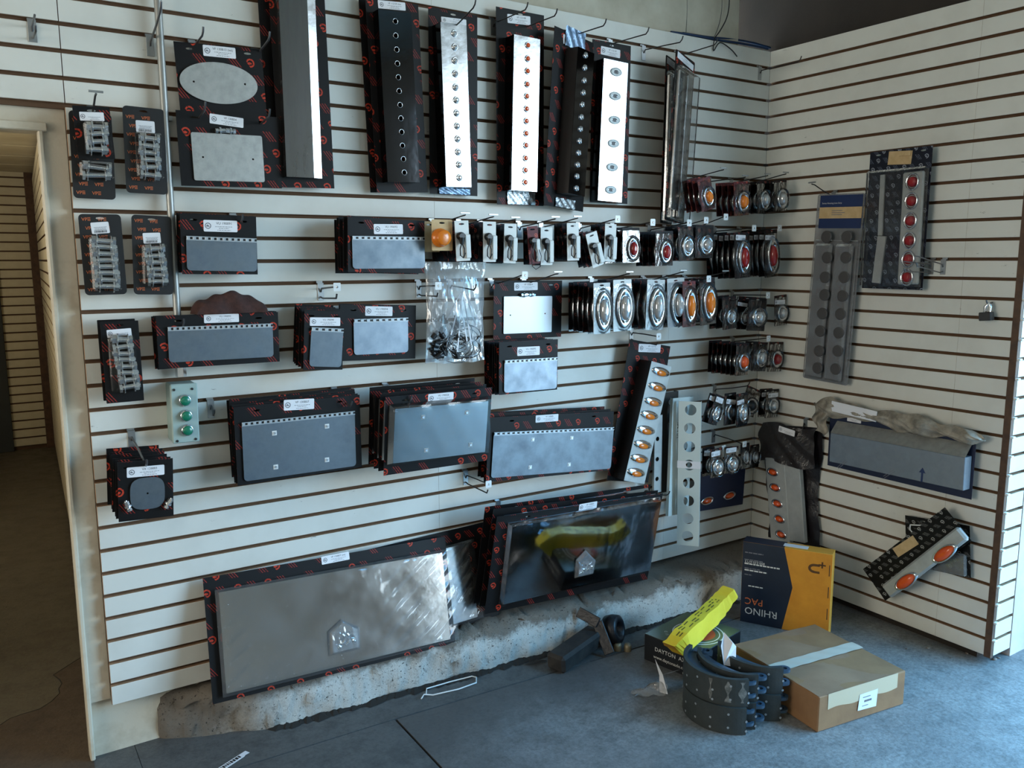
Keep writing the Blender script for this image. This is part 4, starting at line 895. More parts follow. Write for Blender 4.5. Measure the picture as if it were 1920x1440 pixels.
# amber bulb on a tan card
Mx,w_,h_=frame((809,411),(848,412),(806,470),.20); t=thing('beacon_lamp_pack','tan card holding a round amber beacon lamp','lamp pack',Mx)
card(t,w_,h_,'card_tan',[(0,h_-.012)],r=.004)
x,y=on(Mx,825,446,.002)
MB().lathe([(1.15,.001),(1.12,.012),(1.0,.014),(.94,.034),(.88,.038),(.2,.039)],(x,y),.029,.029,28).obj('lamp',M['amber'],t)
c=copy_tree(t,t.matrix_basis@T(-.012,-.004,-.075)); prune(c,('card',)); c['label']='tan card hanging behind the amber beacon lamp card, only its left part showing'

# ---------------------------------------------------------------- clear bag of wires and cable ties
def bag():
    d=.10; Mx,w_,h_=frame((797,490),(910,492),(799,682),d); t=thing('bag_of_wires','clear plastic bag of wired sockets and white cable ties on a double hook','bag',Mx)
    rr=random.Random(4)
    def fn(s):
        def f(u,v):
            x=(u-.5)*w_*(1-.05*math.sin(v*PI)); bulge=math.sin(PI*u)**.6*(.036*math.sin(PI*min(1,(1-v)*1.25))**.8 if v<.9 else .004)
            z=s*bulge+.004*math.sin(u*17+v*7)*math.sin(v*11)+.0015*math.sin(u*51+v*23); return (x,v*h_*1.0+.004*math.sin(u*14)*(1-v),z)
        return f
    MB().grid(fn(1),30,34).obj('bag_front',M['bag'],t); MB().grid(fn(-.5),14,16).obj('bag_back',M['bag'],t)
    for k in range(26):                                 # black sockets heaped lower left
        x=-w_*.38+w_*.44*rr.random(); y=h_*(.05+.40*rr.random()**1.2); a=rr.uniform(0,3.1)
        m=MB().cyl((-.012,0,0),(.006,0,0),.010,.012,10).cyl((.006,0,0),(.020,0,0),.007,.005,8); m.obj('socket',M['black'],t,T(x,y,rr.uniform(-.008,.012))@RZ(a))
    for k in range(13):                                  # loops of lead wire lower right
        cx,cy=w_*rr.uniform(-.02,.20),h_*rr.uniform(.12,.30); R=w_*rr.uniform(.12,.26)
        MB().tube([(cx+R*math.cos(a)*1.1,cy+R*math.sin(a)*.8,.012*math.sin(a*2+k)+.004) for a in [i*.42+k for i in range(14)]],.0018,5).obj('lead_wire',M['black'] if k%2 else M['wire'],t)
    px=[(868,545,858,660),(872,548,893,612),(866,550,846,628),(874,552,900,606),(862,556,876,640),(870,558,884,645),(864,549,838,600)]
    for q in px:
        a=Vector(on(Mx,q[0],q[1],.02)); b=Vector(on(Mx,q[2],q[3],.02)); dv_=(b-a); L_=dv_.length
        MB().rbox(0,-.0028,.018,L_,.0028,.0195,.0004).obj('cable_tie',M['paper'],t,T(a.x,a.y,0)@RZ(math.atan2(dv_.y,dv_.x)))
bag()

# ---------------------------------------------------------------- brown cloth, conduit and push button box
def cloth():
    c=pt(430,585,.055); 
    def fn(u,v):
        a=(u-.5)*2; x=a*.115; prof=max(0,1-abs(a)**2.6)**.5; hgt=(.062+.009*math.sin(a*5+1)+.003*math.sin(a*13))*prof
        b=v*PI; y=-.042*math.cos(b)*(1+.06*math.sin(u*9)); z=hgt*math.sin(b)**.6*(1+.05*math.sin(u*11+v*9)+.025*math.sin(u*27-v*13))
        return (x+.005*math.sin(v*8+u*5),y+.004*math.sin(u*17+v*6),z)
    m=MB().grid(fn,60,22); o=m.obj('brown_cloth',pm('brown_fabric',(72,44,38),.9,col2=(54,32,28),scale=60,bump=.001,bscale=240),None,Matrix.Translation((c.x,c.y,c.z-.002)))
    tag(o,'crumpled dark brown cloth cap lying behind the long plate cards','cloth')
cloth()
a0=pt(299,0,.035); a1=pt(329,586,.035); b1=pt(336,722,.035)
cx=(a0.x+a1.x)/2
t=thing('conduit_pipe','galvanised conduit pipe running down the slat wall to the push button box','pipe',Matrix.Translation((cx,-.035,1.262)))
MB().cyl((0,0,.02),(0,0,1.45),.0115,n=16).obj('pipe',pm('galvanised_conduit',(150,152,150),.42,.6),t)
m=MB(); m.cyl((0,0,0),(0,0,.03),.017,n=6,sm=False).cyl((0,0,.03),(0,0,.055),.014,n=14).cyl((0,0,.05),(0,0,.06),.016,n=14); m.obj('connector',M['chrome'],t)
st=MB(); st.box(-.022,.001,0,.022,.0345-.001,.014).obj('pipe_clip',M['bracket'],t,T(0,.0,.80))
Mx,w_,h_=frame((319.5,722),(369,719),(325,832),.085); t=thing('push_button_box','grey control box with three green push buttons on the wall','control box',Mx)
MB().rbox(-w_/2,0,-.083,w_/2,h_,-.010,.004).obj('body',pm('grey_green_enamel',(150,170,166),.42,col2=(136,156,152),scale=12),t)
MB().rbox(-w_/2-.001,-.001,-.010,w_/2+.001,h_+.001,0,.003).obj('cover',pm('grey_green_cover',(158,178,174),.4),t)
gm=pm('green_button',(12,116,88),.3,coat=.4)
for q in ((346,750.5),(348.5,779),(350.5,806)):
    x,y=on(Mx,*q,.0); r=.0155
    b=MB().lathe([(1.25,0),(1.25,.006),(1.1,.012),(1.0,.012)],(0,0),r,r,20,cap=False).obj('button_ring',M['chrome'],t,T(x,y,0))
    MB().lathe([(.98,.004),(.98,.016),(.85,.019),(.2,.0195)],(0,0),r,r,20).obj('button',gm,b)
sm_=cached('csc',lambda:MB().cyl((0,0,0),(0,0,.0025),.0042,n=10).box(-.0035,-.0006,.0024,.0035,.0006,.0028).mesh(M['wire_dark']))
for q in ((326,731),(360,729),(332.5,827),(367,823)): x,y=on(Mx,*q,0); link('screw',sm_,t,T(x,y,0))
# ================================================================ goods on the right wall
# long clear clamshell with blue header
Mx,w_,h_=frame((1534,364),(1623,361),(1505,708),.045,'R'); t=thing('clamshell_pack','long grey clear clamshell with blue header and two columns of round cups','clamshell pack',Mx)
MB().prism(rrect(-w_/2,0,w_/2,h_,.012),-.002,0).obj('back_sheet',M['blister_grey'],t)
PM,pw,ph=quad_local(Mx,.001,(1539,367),(1619,364),(1532,428))
hd=MB().prism([(-pw/2,0),(pw/2,0),(pw/2,ph),(-pw/2,ph)],.0005,.0015).obj('header_card',M['card_blue'],t,PM)
MB().prism([(-pw/2,ph*.30),(pw/2,ph*.30),(pw/2,ph*.64),(-pw/2,ph*.64)],.0015,.0019).obj('label',M['card_tan'],hd)
m=MB(); 
for k,y in enumerate((.52,.46,.40)): m.box(-pw*.2,ph*y,.0019,pw*(.05+.06*(k%2)),ph*y+.003,.0021)
m.obj('print',M['ink_grey'],hd)
m=MB().text('Series Housing Lens Strip',-pw*.45,ph*.74,.0016,.010); m.obj('print',M['ink_white'],hd)
bl=MB(); 
for s_ in (-1,1): bl.rbox(s_*w_*.22-w_*.19,h_*.015,.001,s_*w_*.22+w_*.19,h_*.74,.030,.010)
bl.rbox(-w_*.46,.004,.0006,w_*.46,h_*.76,.006,.003).obj('clamshell_front',M['blister_grey'],t)
cup=MB().lathe([(1.06,.0),(1.0,.004),(.9,.005)],(0,0),.026,.026,20,0).mesh([pm('cup_shade',(74,72,72),.4)])
for col in (((1549,444),(1550,483),(1546,520),(1545,553),(1541,588),(1537,621),(1535,658),(1532,690)),((1587,444),(1585,483),(1582,520),(1579,555),(1575,589),(1572,624),(1570,658),(1566,692))):
    for q in col: x,y=on(Mx,*q,.030); link('cup',cup,t,T(x,y,.0265))
# navy card with red lamps
Mx,w_,h_=frame((1632,286),(1749,277),(1616,540),.05,'R'); t=thing('light_bar_card','navy printed card with silver bar of six red lamps and a tan tag','light bar',Mx)
card(t,w_,h_,'card_n',[(-.1,h_-.015),(.1,h_-.015)])
PM,pw,ph=quad_local(Mx,.02,(1692,324),(1732,322),(1681,533)); MB().rbox(-pw/2,0,.001,pw/2,ph,.02,.006).obj('light_bar',M['alu'],t,PM)
lens=MB().lathe([(1,0),(1,.006),(.9,.012),(.72,.004)],(0,0),.030,.036,20,0,cap=False).lathe([(.72,.003),(.62,.012),(.3,.016)],(0,0),.030,.030,18,1).mesh([M['chrome'],M['red']])
for q in ((1712,341),(1710,377),(1708,414),(1706,451),(1704,486),(1701.5,520)): x,y=on(Mx,*q,.02); link('lamp',lens,t,T(x,y,.0202))
PM,pw,ph=quad_local(Mx,.012,(1650,328),(1659,327),(1645,442)); MB().rbox(-pw/2,0,.001,pw/2,ph,.012,.002).obj('metal_strip',M['alu'],t,PM)
PM,pw,ph=quad_local(Mx,.012,(1645,442),(1661,443),(1634,530)); MB().rbox(-pw/2,0,.001,pw/2,ph,.012,.002).obj('metal_strip',M['alu'],t,PM)
PM,pw,ph=quad_local(Mx,.002,(1667,284),(1711,282),(1666,309)); tg=MB().prism([(-pw/2,0),(pw/2,0),(pw/2,ph),(-pw/2,ph)],.0008,.0016).obj('tan_tag',M['card_tan'],t,PM)
MB().rbox(-pw*.02,ph*.62,.0016,pw*.46,ph*.98,.006,.001).obj('folded_flap',M['card_tan'],tg)
MB().rbox(-w_*.49,.004,.0008,w_*.49,h_*.86,.032,.008).obj('blister',M['blister'],t)
# hanging block lock
Mx,w_,h_=frame((1834,586),(1857,585),(1832,602),.055,'R'); t=thing('hanging_lock','small dark metal block lock hanging on a short hook, far right','lock',Mx)
MB().rbox(-w_/2,0,-.03,w_/2,h_,.0,.003).obj('body',pm('dark_lock_metal',(66,66,66),.4,.6),t)
MB().tube([(-w_*.1,h_,-.014),(-w_*.02,h_+.022,-.012),(w_*.22,h_+.034,-.016),(w_*.30,h_+.02,-.02),(w_*.24,h_,-.014)],.0065,8).obj('shackle',M['bolt'],t)
MB().tube([(w_*.1,h_+.036,-.052),(w_*.12,h_+.032,-.012),(w_*.12,h_+.046,-.006)],.003,6).obj('short_hook',M['wire'],t)
# blue card with long folded box and torn film
Mx,w_,h_=frame((1557,773),(1831,822),(1555,873),.05,'R'); t=thing('fairing_card','dark blue card with long grey box plate and crumpled torn film on top','plate card',Mx)
card(t,w_,h_,'card_navy',[])
PM,pw,ph=quad_local(Mx,.05,(1557,811),(1810,858),(1562,867))
b=MB(); b.rbox(-pw/2,0,.001,pw/2,ph,.05,.002); V=[(-pw/2,ph,.05),(pw/2,ph,.05),(pw/2,ph+.05,.004),(-pw/2,ph+.05,.004)]; b.add(V,[(0,1,2,3)],1); b.obj('box_plate',[M['filmed_pale'],M['steel']],t,PM)
ar=MB().prism([(-.004,-.03),(.004,-.03),(.004,.008),(.014,.008),(0,.03),(-.014,.008),(-.004,.008)],.0,.0008); x,y=on(Mx,1729,890,.05); ar.obj('arrow_print',M['card_blue'],t,T(x,y,.0505))
for q,a in (((1580,872),.8),((1668,890),.7)):
    x,y=on(Mx,*q,.05); m=MB()
    for k in range(2): m.box(-.03,k*.008-.001,0,.03,k*.008+.001,.0005)
    m.obj('faint_print',M['ink_grey'],t,T(x,y,.0503)@RZ(a))
rr=random.Random(8)
def crumple(u,v):
    x=-w_*.62+w_*1.18*u; thick=.028+.014*math.sin(u*21)+.008*math.sin(u*47+1)
    env=(min(1,u*9)*min(1,(1-u)*14))**.5
    return (x, h_+.030-.026*u+(v-.5)*(.070+.018*math.sin(u*13))*env+.006*math.sin(u*33+v*5)-(.06*(max(0,.12-u)/.12)*v*0), .012+thick*math.sin(PI*v)*env+.006*math.sin(u*61+v*17))
MB().grid(crumple,70,12).obj('torn_film',M['film_torn'],t)
def flap(u,v): return (-w_*.60+.075*u+.012*math.sin(v*9), h_+.02-.12*v+.01*math.sin(u*7), .025+.012*math.sin(u*9+v*6))
MB().grid(flap,10,14).obj('torn_film',M['film_torn'],t)
PM,pw,ph=quad_local(Mx,.03,(1563,751),(1648,771),(1561,770)); MB().rbox(-pw/2,0,.040,pw/2,ph,.044,.001).obj('header_strip',M['paper'],t,PM)
sticker(t,Mx,(1589,780),(1615,785),(1588,789),'',z=.0012,badge=False)
# slanted card with two orange lamps, and the card behind it
Mx,w_,h_=frame((1697,966),(1818,986),(1690,1056),.03,'R'); tB=thing('reflector_card','black upright card behind the slanted card with orange lamps','lamp card',Mx)
card(tB,w_,h_,'card_k',[(-.06,h_-.014)]); MB().rbox(-.05,.006,.001,w_*.46,h_*.45,.02,.006).obj('blister',M['blister_grey'],tB)
m=MB().tube([(-w_*.35,h_-.03,.03),(-w_*.05,h_-.020,.03)],.003,6).tube([(-w_*.32,h_-.062,.03),(-w_*.05,h_-.056,.03)],.003,6).tube([(-w_*.35,h_-.03,.03),(-w_*.36,h_-.05,.03),(-w_*.32,h_-.062,.03)],.003,6); m.obj('staple_wire',M['tagplate'],tB)
Mx,w_,h_=frame((1618,1067),(1771.5,951),(1672,1118),.075,'R'); t=thing('light_bar_card','slanted black card with silver bar of two orange oval lamps and tan tag','light bar',Mx)
card(t,w_,h_,'card_k',[])
PM,pw,ph=quad_local(Mx,.03,(1651,1099),(1793,988),(1667,1111)); MB().rbox(-pw/2,0,.001,pw/2,ph*1.5,.03,.008).obj('light_bar',M['alu'],t,PM@T(0,-ph*.5,0))
ol=oval_light(.062,.026,'amber_deep')
olm=MB().lathe([(1.15,0),(1.1,.006),(1.0,.010),(.9,.006)],(0,0),.058,.023,24,0,cap=False).lathe([(.9,.005),(.8,.014),(.4,.019),(.2,.02)],(0,0),.058,.023,22,1).mesh([M['chrome'],M['amber_deep']])
for q in ((1771,1038),(1699,1090)):
    x,y=on(Mx,*q,.03); link('lamp',olm,t,T(x,y,.030))
PM,pw,ph=quad_local(Mx,.003,(1673,1029),(1711,1004),(1687,1043)); MB().prism([(-pw/2,0),(pw/2,0),(pw/2,ph),(-pw/2,ph)],.0008,.0018).obj('tan_tag',M['card_tan'],t,PM)
# bagged light bar near the corner
Mx,w_,h_=frame((1431,800),(1520,828),(1438,1010),.05,'R',(0,.0,.0)); t=thing('light_bar_card','bagged silver light bar with five orange lamps near the corner behind the tall box','light bar',Mx)
def bagf(u,v): 
    wv=1-.10*math.sin(v*5); return ((u-.5)*w_*1.12*wv+.006*math.sin(v*9), v*h_*1.02, -.030+.010*math.sin(u*8+v*5)+.004*math.sin(v*31))
MB().grid(bagf,10,24).obj('bag_back',pm('dark_bag_film',(34,32,36),.3,bump=.006,bscale=18),t)
def bagtop(u,v): return ((u-.5)*w_*1.14+.008*math.sin(v*7), h_*(.70+.33*v)+.012*math.sin(u*6), .022+.014*math.sin(u*PI)+.008*math.sin(u*17+v*11)-.03*v)
MB().grid(bagtop,16,12).obj('bag_top',pm('dark_bag_film_top',(44,40,40),.28,bump=.006,bscale=20),t)
PM,pw,ph=quad_local(Mx,.03,(1434,858),(1470,866),(1445,1014)); MB().rbox(-pw/2,0,.0,pw/2,ph,.03,.003).obj('light_bar',M['alu'],t,PM)
ol=oval_light(.034,.021,'amber_deep')
for q in ((1449.5,885),(1454,914),(1458,944),(1462,973),(1465,1002)): x,y=on(Mx,*q,.03); link('lamp',ol,t,T(x,y,.0302)@RZ(-.2))
PM,pw,ph=quad_local(Mx,.02,(1471,866),(1501,885),(1481,1013)); MB().rbox(-pw/2,0,.0,pw/2,ph,.026,.002).obj('white_panel',M['alu'],t,PM)
sticker(t,Mx,(1461,798),(1491,808),(1460,809),'',z=.034)
# ================================================================ things on the floor
def boxframe(S_,E_,W_,z):
    """rectangular box from three seen top corners: front S, right E, left W at height z -> matrix (x along S-E, y along S-W, z up; origin at S on the floor), sizes"""
    s=pt(*S_,z,'G'); e=pt(*E_,z,'G'); w2=pt(*W_,z,'G'); ux=(e-s); ux.z=0; lx=ux.length; ux.normalize(); v=w2-s; v=v-ux*v.dot(ux); ly=v.length; uy=v.normalized()
    m=Matrix((ux,uy,Vector((0,0,1)))).transposed().to_4x4(); m.translation=(s.x,s.y,0); return m,lx,ly
# cardboard box
M['kraft']=pm('kraft_cardboard',(150,116,88),.75,col2=(136,102,76),scale=7,bump=.0006,bscale=60)
M['kraft_d']=pm('kraft_cardboard_plain',(150,112,76),.75,col2=(134,98,66),scale=8,bump=.0005,bscale=70)
M['tape']=pm('glossy_packing_tape',(196,190,176),.22,coat=.5)
H=.136; Mx,lx,ly=boxframe((1536,1306),(1699,1256),(1376,1207),H); t=thing('cardboard_box','closed brown cardboard box with wide tape on the floor in front','box',Mx)
m=MB(); m.rbox(0,0,.0,lx,ly,H-.003,.004); m.obj('carton',M['kraft_d'],t)
for y0,y1,z in ((.002,ly*.5-.0015,0),(ly*.5+.0015,ly-.002,0)):
    fl_=MB(); fl_.grid(lambda u,v:(.002+(lx-.004)*u, y0+(y1-y0)*v, H-.002+.0025*math.sin(PI*v)*math.sin(u*5)-.001+.0012*math.sin(u*11+v*7)),18,8); fl_.obj('flap',M['kraft'],t)
MB().grid(lambda u,v:(lx*u, ly*.5-.028+.056*v, H+.0015+.0008*math.sin(u*31+v*5)),40,4).obj('tape_strip',M['tape'],t)
MB().grid(lambda u,v:(lx*.5*0+(.03+.34*1)*0+lx*(.10+.80*u), -.0012, H*(.56+.43*v)+.004*math.sin(u*13)*(1-v)),24,3).obj('tape_strip',pm('thin_clear_tape',(202,182,150),.25,coat=.4),t)
lb=MB().prism([(0,0),(.092,-.004),(.096,.062),(.006,.060)],.0,.0006).obj('shipping_label',M['paper'],t,T(lx*.44,-.0022,.036)@Matrix.Rotation(PI/2,4,'X'))
m=MB(); q=.030
for k in range(11): m.box(q,.026,.0008,q+.0018,.034,.0012); q+=.0034
m.box(.022,.044,.0008,.06,.047,.0012).box(.02,.012,.0008,.05,.0145,.0012).obj('print',M['ink_grey'],lb)
# tall navy and orange parts box standing in the corner
s=pt(1387,1164,0,'G'); e=pt(1553,1197,0,'G'); ux=(e-s); ux.z=0; lx=ux.length; ux.normalize(); n=Vector((ux.y,-ux.x,0)); 
if n.dot(CP-s)<0: n=-n
Mx=Matrix((ux,Vector((0,0,1)),n)).transposed().to_4x4(); Mx.translation=s
top=on(Mx,1391,1007,0)[1]; top2=on(Mx,1554,1047,0)[1]; h_=(top+top2)/2; th=.078
t=thing('parts_box','tall navy and orange parts box standing upside down in the corner','box',Mx)
nv_=pm('navy_box_print',(24,38,58),.42,col2=(20,32,50),scale=10); orr=pm('orange_box_print',(222,150,44),.48,col2=(208,136,36),scale=10); orp=pm('orange_box_side',(226,164,62),.55)
MB().rbox(0,0,-th,lx,h_,0,.002).obj('carton',[orp],t)
bx=[on(Mx,*q,0) for q in ((1471,1024),(1486,1102),(1468,1165))]
xa,xm,xb=bx[0][0],bx[1][0],bx[2][0]-.004; ym=bx[1][1]
MB().prism([(.001,.001),(xb,.001),(xm,ym),(xa,h_-.001),(.001,h_-.001)],.0002,.0010).obj('navy_panel',nv_,t)
MB().prism([(xb,.001),(lx-.001,.001),(lx-.001,h_-.001),(xa,h_-.001),(xm,ym)],.0002,.0008).obj('orange_panel',orr,t)
MB().box(.0,h_-.0005,-th,xa,h_+.0006,0).obj('navy_lid_edge',nv_,t)
MB().box(lx*.45,h_+.0003,-th*.75,lx*.72,h_+.0012,-th*.25).obj('top_label',M['paper'],t)
def up_text(body,px,size,mat,name='print',sx=1.0):
    x,y=on(Mx,*px,.001); MB().text(body,0,0,.0003,size,0,sx=sx).obj(name,M[mat],t,T(x,y,.0009)@RZ(PI))
rx,ry=on(Mx,1458,1149,.001)
lw=abs(on(Mx,1394,1125,.001)[0]-rx); sz=.95*lw/glyphs('RHINO')[2]
up_text('RHINO',(1458,1149),sz*1.0,'ink_white','lettering')
up_text('PAC',(1431,1126),sz*.95,'ink_orange','lettering')

def bars(px0,wpx,hh,mat):
    x0,y0=on(Mx,*px0,.001); x1=on(Mx,px0[0]+wpx,px0[1]+wpx*.24,.001)[0]; m=MB(); q=x0; rr=random.Random(px0[1])
    while q<x1: l=rr.uniform(.008,.02); m.box(q,y0,.0010,min(q+l,x1),y0+hh,.0013); q+=l+.003
    m.obj('small_print',M[mat],t)
up_text('800-535-6713',(1434,1056),.0155,'ink_white','lettering')
for p_,w_,hh,mt in (((1397,1036),34,.005,'ink_grey'),((1396,1049),34,.004,'ink_grey'),((1396,1057),66,.006,'ink_white'),((1396,1065),30,.004,'ink_grey'),((1396,1069),42,.006,'ink_white'),((1396,1077),14,.004,'ink_grey'),((1403,1099),27,.005,'ink_white')): bars(p_,w_,hh,mt)
x,y=on(Mx,1527,1066,.001); m=MB()
m.prism([(.026*math.cos(a),.021*math.sin(a)) for a in [PI/2+i*PI/10 for i in range(11)]]+[(.022,-.021),(.022,-.011),(0,-.011)]+[(.015*math.cos(a),.010*math.sin(a)) for a in [1.5*PI-i*PI/10 for i in range(11)]]+[(.022,.011),(.022,.021)],0,.0004)
m.box(.016,.016,0,.046,.023,.0004).box(.028,.006,0,.035,.034,.0004); m.obj('emblem',pm('brown_box_ink',(92,58,24),.5),t,T(x,y,.0009))
for yy in (.30,.56,.82): MB().box(lx-.012,h_*yy-.03,.0006,lx-.009,h_*yy+.02,.0014).obj('slit',M['ink'],t)
# black and green axle parts box
H=.112; Mx,lx,ly=boxframe((1312,1228),(1389,1182),(1216,1184),H)
M['green_lid']=pm('olive_box_lid',(92,104,82),.4,col2=(82,94,74),scale=6); M['blk_box']=pm('black_box_print',(24,26,30),.4)
# x along S-E (right), y along S-W (left)
t=thing('axle_parts_box','black box with olive lid and round badge under the yellow carton','box',Mx)
MB().rbox(0,0,0,lx,ly,H-.001,.002).obj('carton',M['blk_box'],t)
MB().prism([(.002,.002),(lx-.002,.002),(lx-.002,ly-.002),(.002,ly-.002)],H-.0012,H+.0002).obj('lid_print',M['green_lid'],t)
m=MB(); cx,cy=lx*.52,ly*.42; R=min(lx,ly)*.40
m.prism(ellipse(cx,cy,R,R,36),H+.0002,H+.0006,[ellipse(cx,cy,R*.95,R*.95,36)],0).prism(ellipse(cx,cy,R*.84,R*.84,36),H+.0002,H+.0006,[ellipse(cx,cy,R*.80,R*.80,36)],0)
m.prism(ellipse(cx,cy,R*.66,R*.66,30),H+.0002,H+.0005,(),1); m.box(cx+R*.05,cy-R*.3,H+.0004,cx+R*.3,cy+R*.4,H+.0007,0)
m.obj('badge',[M['ink_white'],pm('badge_orange',(196,88,52),.5)],t)
rt=MB()
for k,ch in enumerate('DURABLE'):
    a=2.3+k*.2; rt.text(ch,cx+R*1.18*math.cos(a),cy+R*1.18*math.sin(a),H+.0003,.018,0,rot=a+PI/2+PI)
rt.obj('lettering',M['ink_white'],t)
fm=Matrix(((0,0,-1,0),(-1,0,0,ly),(0,1,0,0),(0,0,0,1)))      # left-front face: x from W corner to S, y up
def ft(body,fx,fy,size):
    MB().text(body,fx*ly,fy*H,.0004,size,0).obj('lettering',M['ink_white'],t,fm@T(0,0,.0006))
ft('DAYTON  AXLE',.20,.50,.024); ft('www.daytonaxle.com',.18,.22,.019)
# bent yellow carton lying over it
def yellow():
    ax=[pt(1262,1217,.122,'G'),pt(1288,1193,.162,'G'),pt(1335,1150,.174,'G'),pt(1352,1130,.195,'G'),pt(1370,1108,.235,'G')]
    # smooth path
    P=[]; 
    for i in range(len(ax)-1):
        for k in range(5):
            u=k/5; p0=ax[max(i-1,0)]; p1=ax[i]; p2=ax[i+1]; p3=ax[min(i+2,len(ax)-1)]
            P.append(.5*((2*p1)+(p2-p0)*u+(2*p0-5*p1+4*p2-p3)*u*u+(-p0+3*p1-3*p2+p3)*u**3))
    P.append(ax[-1]); n=len(P); rr=random.Random(2); side=Vector((.75,-.66,0))
    d0=(P[-1]-P[0]).normalized(); side=(d0.cross(Vector((0,0,1)))).normalized()
    V=[]; 
    for i,p in enumerate(P):
        f=i/(n-1); w_=.027; hh=.045*(1-.35*f*f)
        k=.0022*math.sin(i*2.1)
        d=(P[min(i+1,n-1)]-P[max(i-1,0)]).normalized(); u_=side.cross(d).normalized()
        for a,b in ((-1,1),(1,1),(1,-1),(-1,-1)): V.append(p+side*(a*w_+k*(1 if a>0 else -1))+u_*(b*hh+(rr.uniform(-.002,.002))))
    m=MB(); m.add(V,[(i*4+k,i*4+(k+1)%4,(i+1)*4+(k+1)%4,(i+1)*4+k) for i in range(n-1) for k in range(4)],0)
    m.add(V[:4],[(0,3,2,1)],1); m.add(V[-4:],[(0,1,2,3)],0)
    t=thing('yellow_carton','long bent yellow carton lying across the black and olive box','carton',Matrix.Translation(P[0]-Vector((0,0,.05)))); Mi=T(*(-(P[0]-Vector((0,0,.05)))))
    m.obj('carton',[pm('yellow_carton_print',(236,214,66),.5,col2=(226,202,54),scale=9),pm('yellow_carton_end',(226,182,40),.55)],t,Mi)
    fl=MB(); e=V[:4]; fl.add([e[0],e[1],e[1]*.6+e[2]*.4-d0*.004+side*.002,e[0]*.7+e[3]*.3-d0*.006],[(0,1,2,3)],0); fl.obj('end_flap',pm('yellow_carton_inside',(176,128,40),.7),t,Mi)
    pr=MB()
    for i in range(3,13):
        for k in range(3):
            if (i+k)%3==0: continue
            a=V[i*4]; b=V[i*4+1]; c=V[i*4+4]; d=V[i*4+5]; f0=.16+k*.24; f1=f0+.13
            q=[a.lerp(b,f0),a.lerp(b,f1),c.lerp(d,f1),c.lerp(d,f0)]
            up_=(b-a).cross(c-a).normalized(); up_=up_ if up_.z>0 else -up_
            cc=[(x_*.72+(sum(q,Vector())/4)*.28)+up_*.0006 for x_ in q]; pr.add(cc,[(0,1,2,3)],0)
    pr.obj('print',pm('yellow_carton_ink',(92,84,34),.6),t,Mi)
yellow()
# brake shoes: curved lining on edge with two webs
M['lining']=pm('brake_lining',(52,58,58),.6,col2=(44,50,50),scale=30,bump=.0008,bscale=120)
M['web']=pm('shoe_web_blue_lit',(70,92,112),.35,.3,col2=(58,78,96),scale=14)  # blue light falling on the webs put into their colour
M['rivet']=pm('rivet',(176,182,186),.4,.6)
def shoe_mesh(R,wd,a0,a1):
    th=.014; N=26; lin_=MB(); A=[a0+(a1-a0)*i/N for i in range(N+1)]
    prof=[(R-th,0),(R,0),(R,wd),(R-th,wd)]
    V=[(r*math.cos(a),r*math.sin(a),z) for a in A for r,z in prof]
    lin_.add(V,[(i*4+k,(i+1)*4+k,(i+1)*4+(k+1)%4,i*4+(k+1)%4) for i in range(N) for k in range(4)],0); lin_.add(V[:4],[(0,1,2,3)]); lin_.add(V[-4:],[(3,2,1,0)])
    web=[]
    for z in (wd*.22,wd*.70):
        o=[((R-th)*math.cos(a),(R-th)*math.sin(a)) for a in A]; i_=[]
        for k,a in enumerate(reversed(A)):
            f=1-k/N; rin=R-th-.020-.030*math.sin(PI*f); i_.append((rin*math.cos(a),rin*math.sin(a)))
        m=MB(); m.prism(o+i_,z,z+.010)
        for aa,s_ in ((A[0],-1),(A[-1],1)):
            rc=R-th-.020; c=(rc*math.cos(aa),rc*math.sin(aa)); dx,dy=-math.sin(aa)*s_,math.cos(aa)*s_
            ring=[]
            ra=math.atan2(dy,dx)
            o2=[(c[0]+dx*.020+.021*math.cos(ra+t_),c[1]+dy*.020+.021*math.sin(ra+t_)) for t_ in [-PI/2+PI*i/10 for i in range(11)]]
            i2=[(c[0]+dx*.022+.010*math.cos(ra+t_),c[1]+dy*.022+.010*math.sin(ra+t_)) for t_ in [PI/2-PI*i/8 for i in range(9)]]
            base_o=[(c[0]+.019*math.cos(aa)-dx*.004,c[1]+.019*math.sin(aa)-dy*.004)]
            if s_>0: poly=[(c[0]-.021*math.sin(ra)*-1*0+c[0]*0,c[1]*1+0)] 
            m.prism(o2+[(c[0]+.021*math.cos(ra+PI/2)-dx*.02,c[1]+.021*math.sin(ra+PI/2)-dy*.02),(c[0]+.021*math.cos(ra-PI/2)-dx*.02,c[1]+.021*math.sin(ra-PI/2)-dy*.02)],z,z+.010,[ellipse(c[0]+dx*.021,c[1]+dy*.021,.0095,.0095,12)])
        web.append(m)
    riv=[(R*math.cos(a),R*math.sin(a),z,a) for i,a in enumerate(A) if i%4==2 for z in ((wd*.25,wd*.75) if (i//4)%2 else (wd*.5,wd*.14))]
    return lin_,web,riv
_rv=MB().cyl((-.0005,0,0),(.0012,0,0),.0042,n=8).mesh(M['rivet'])
_sm={}
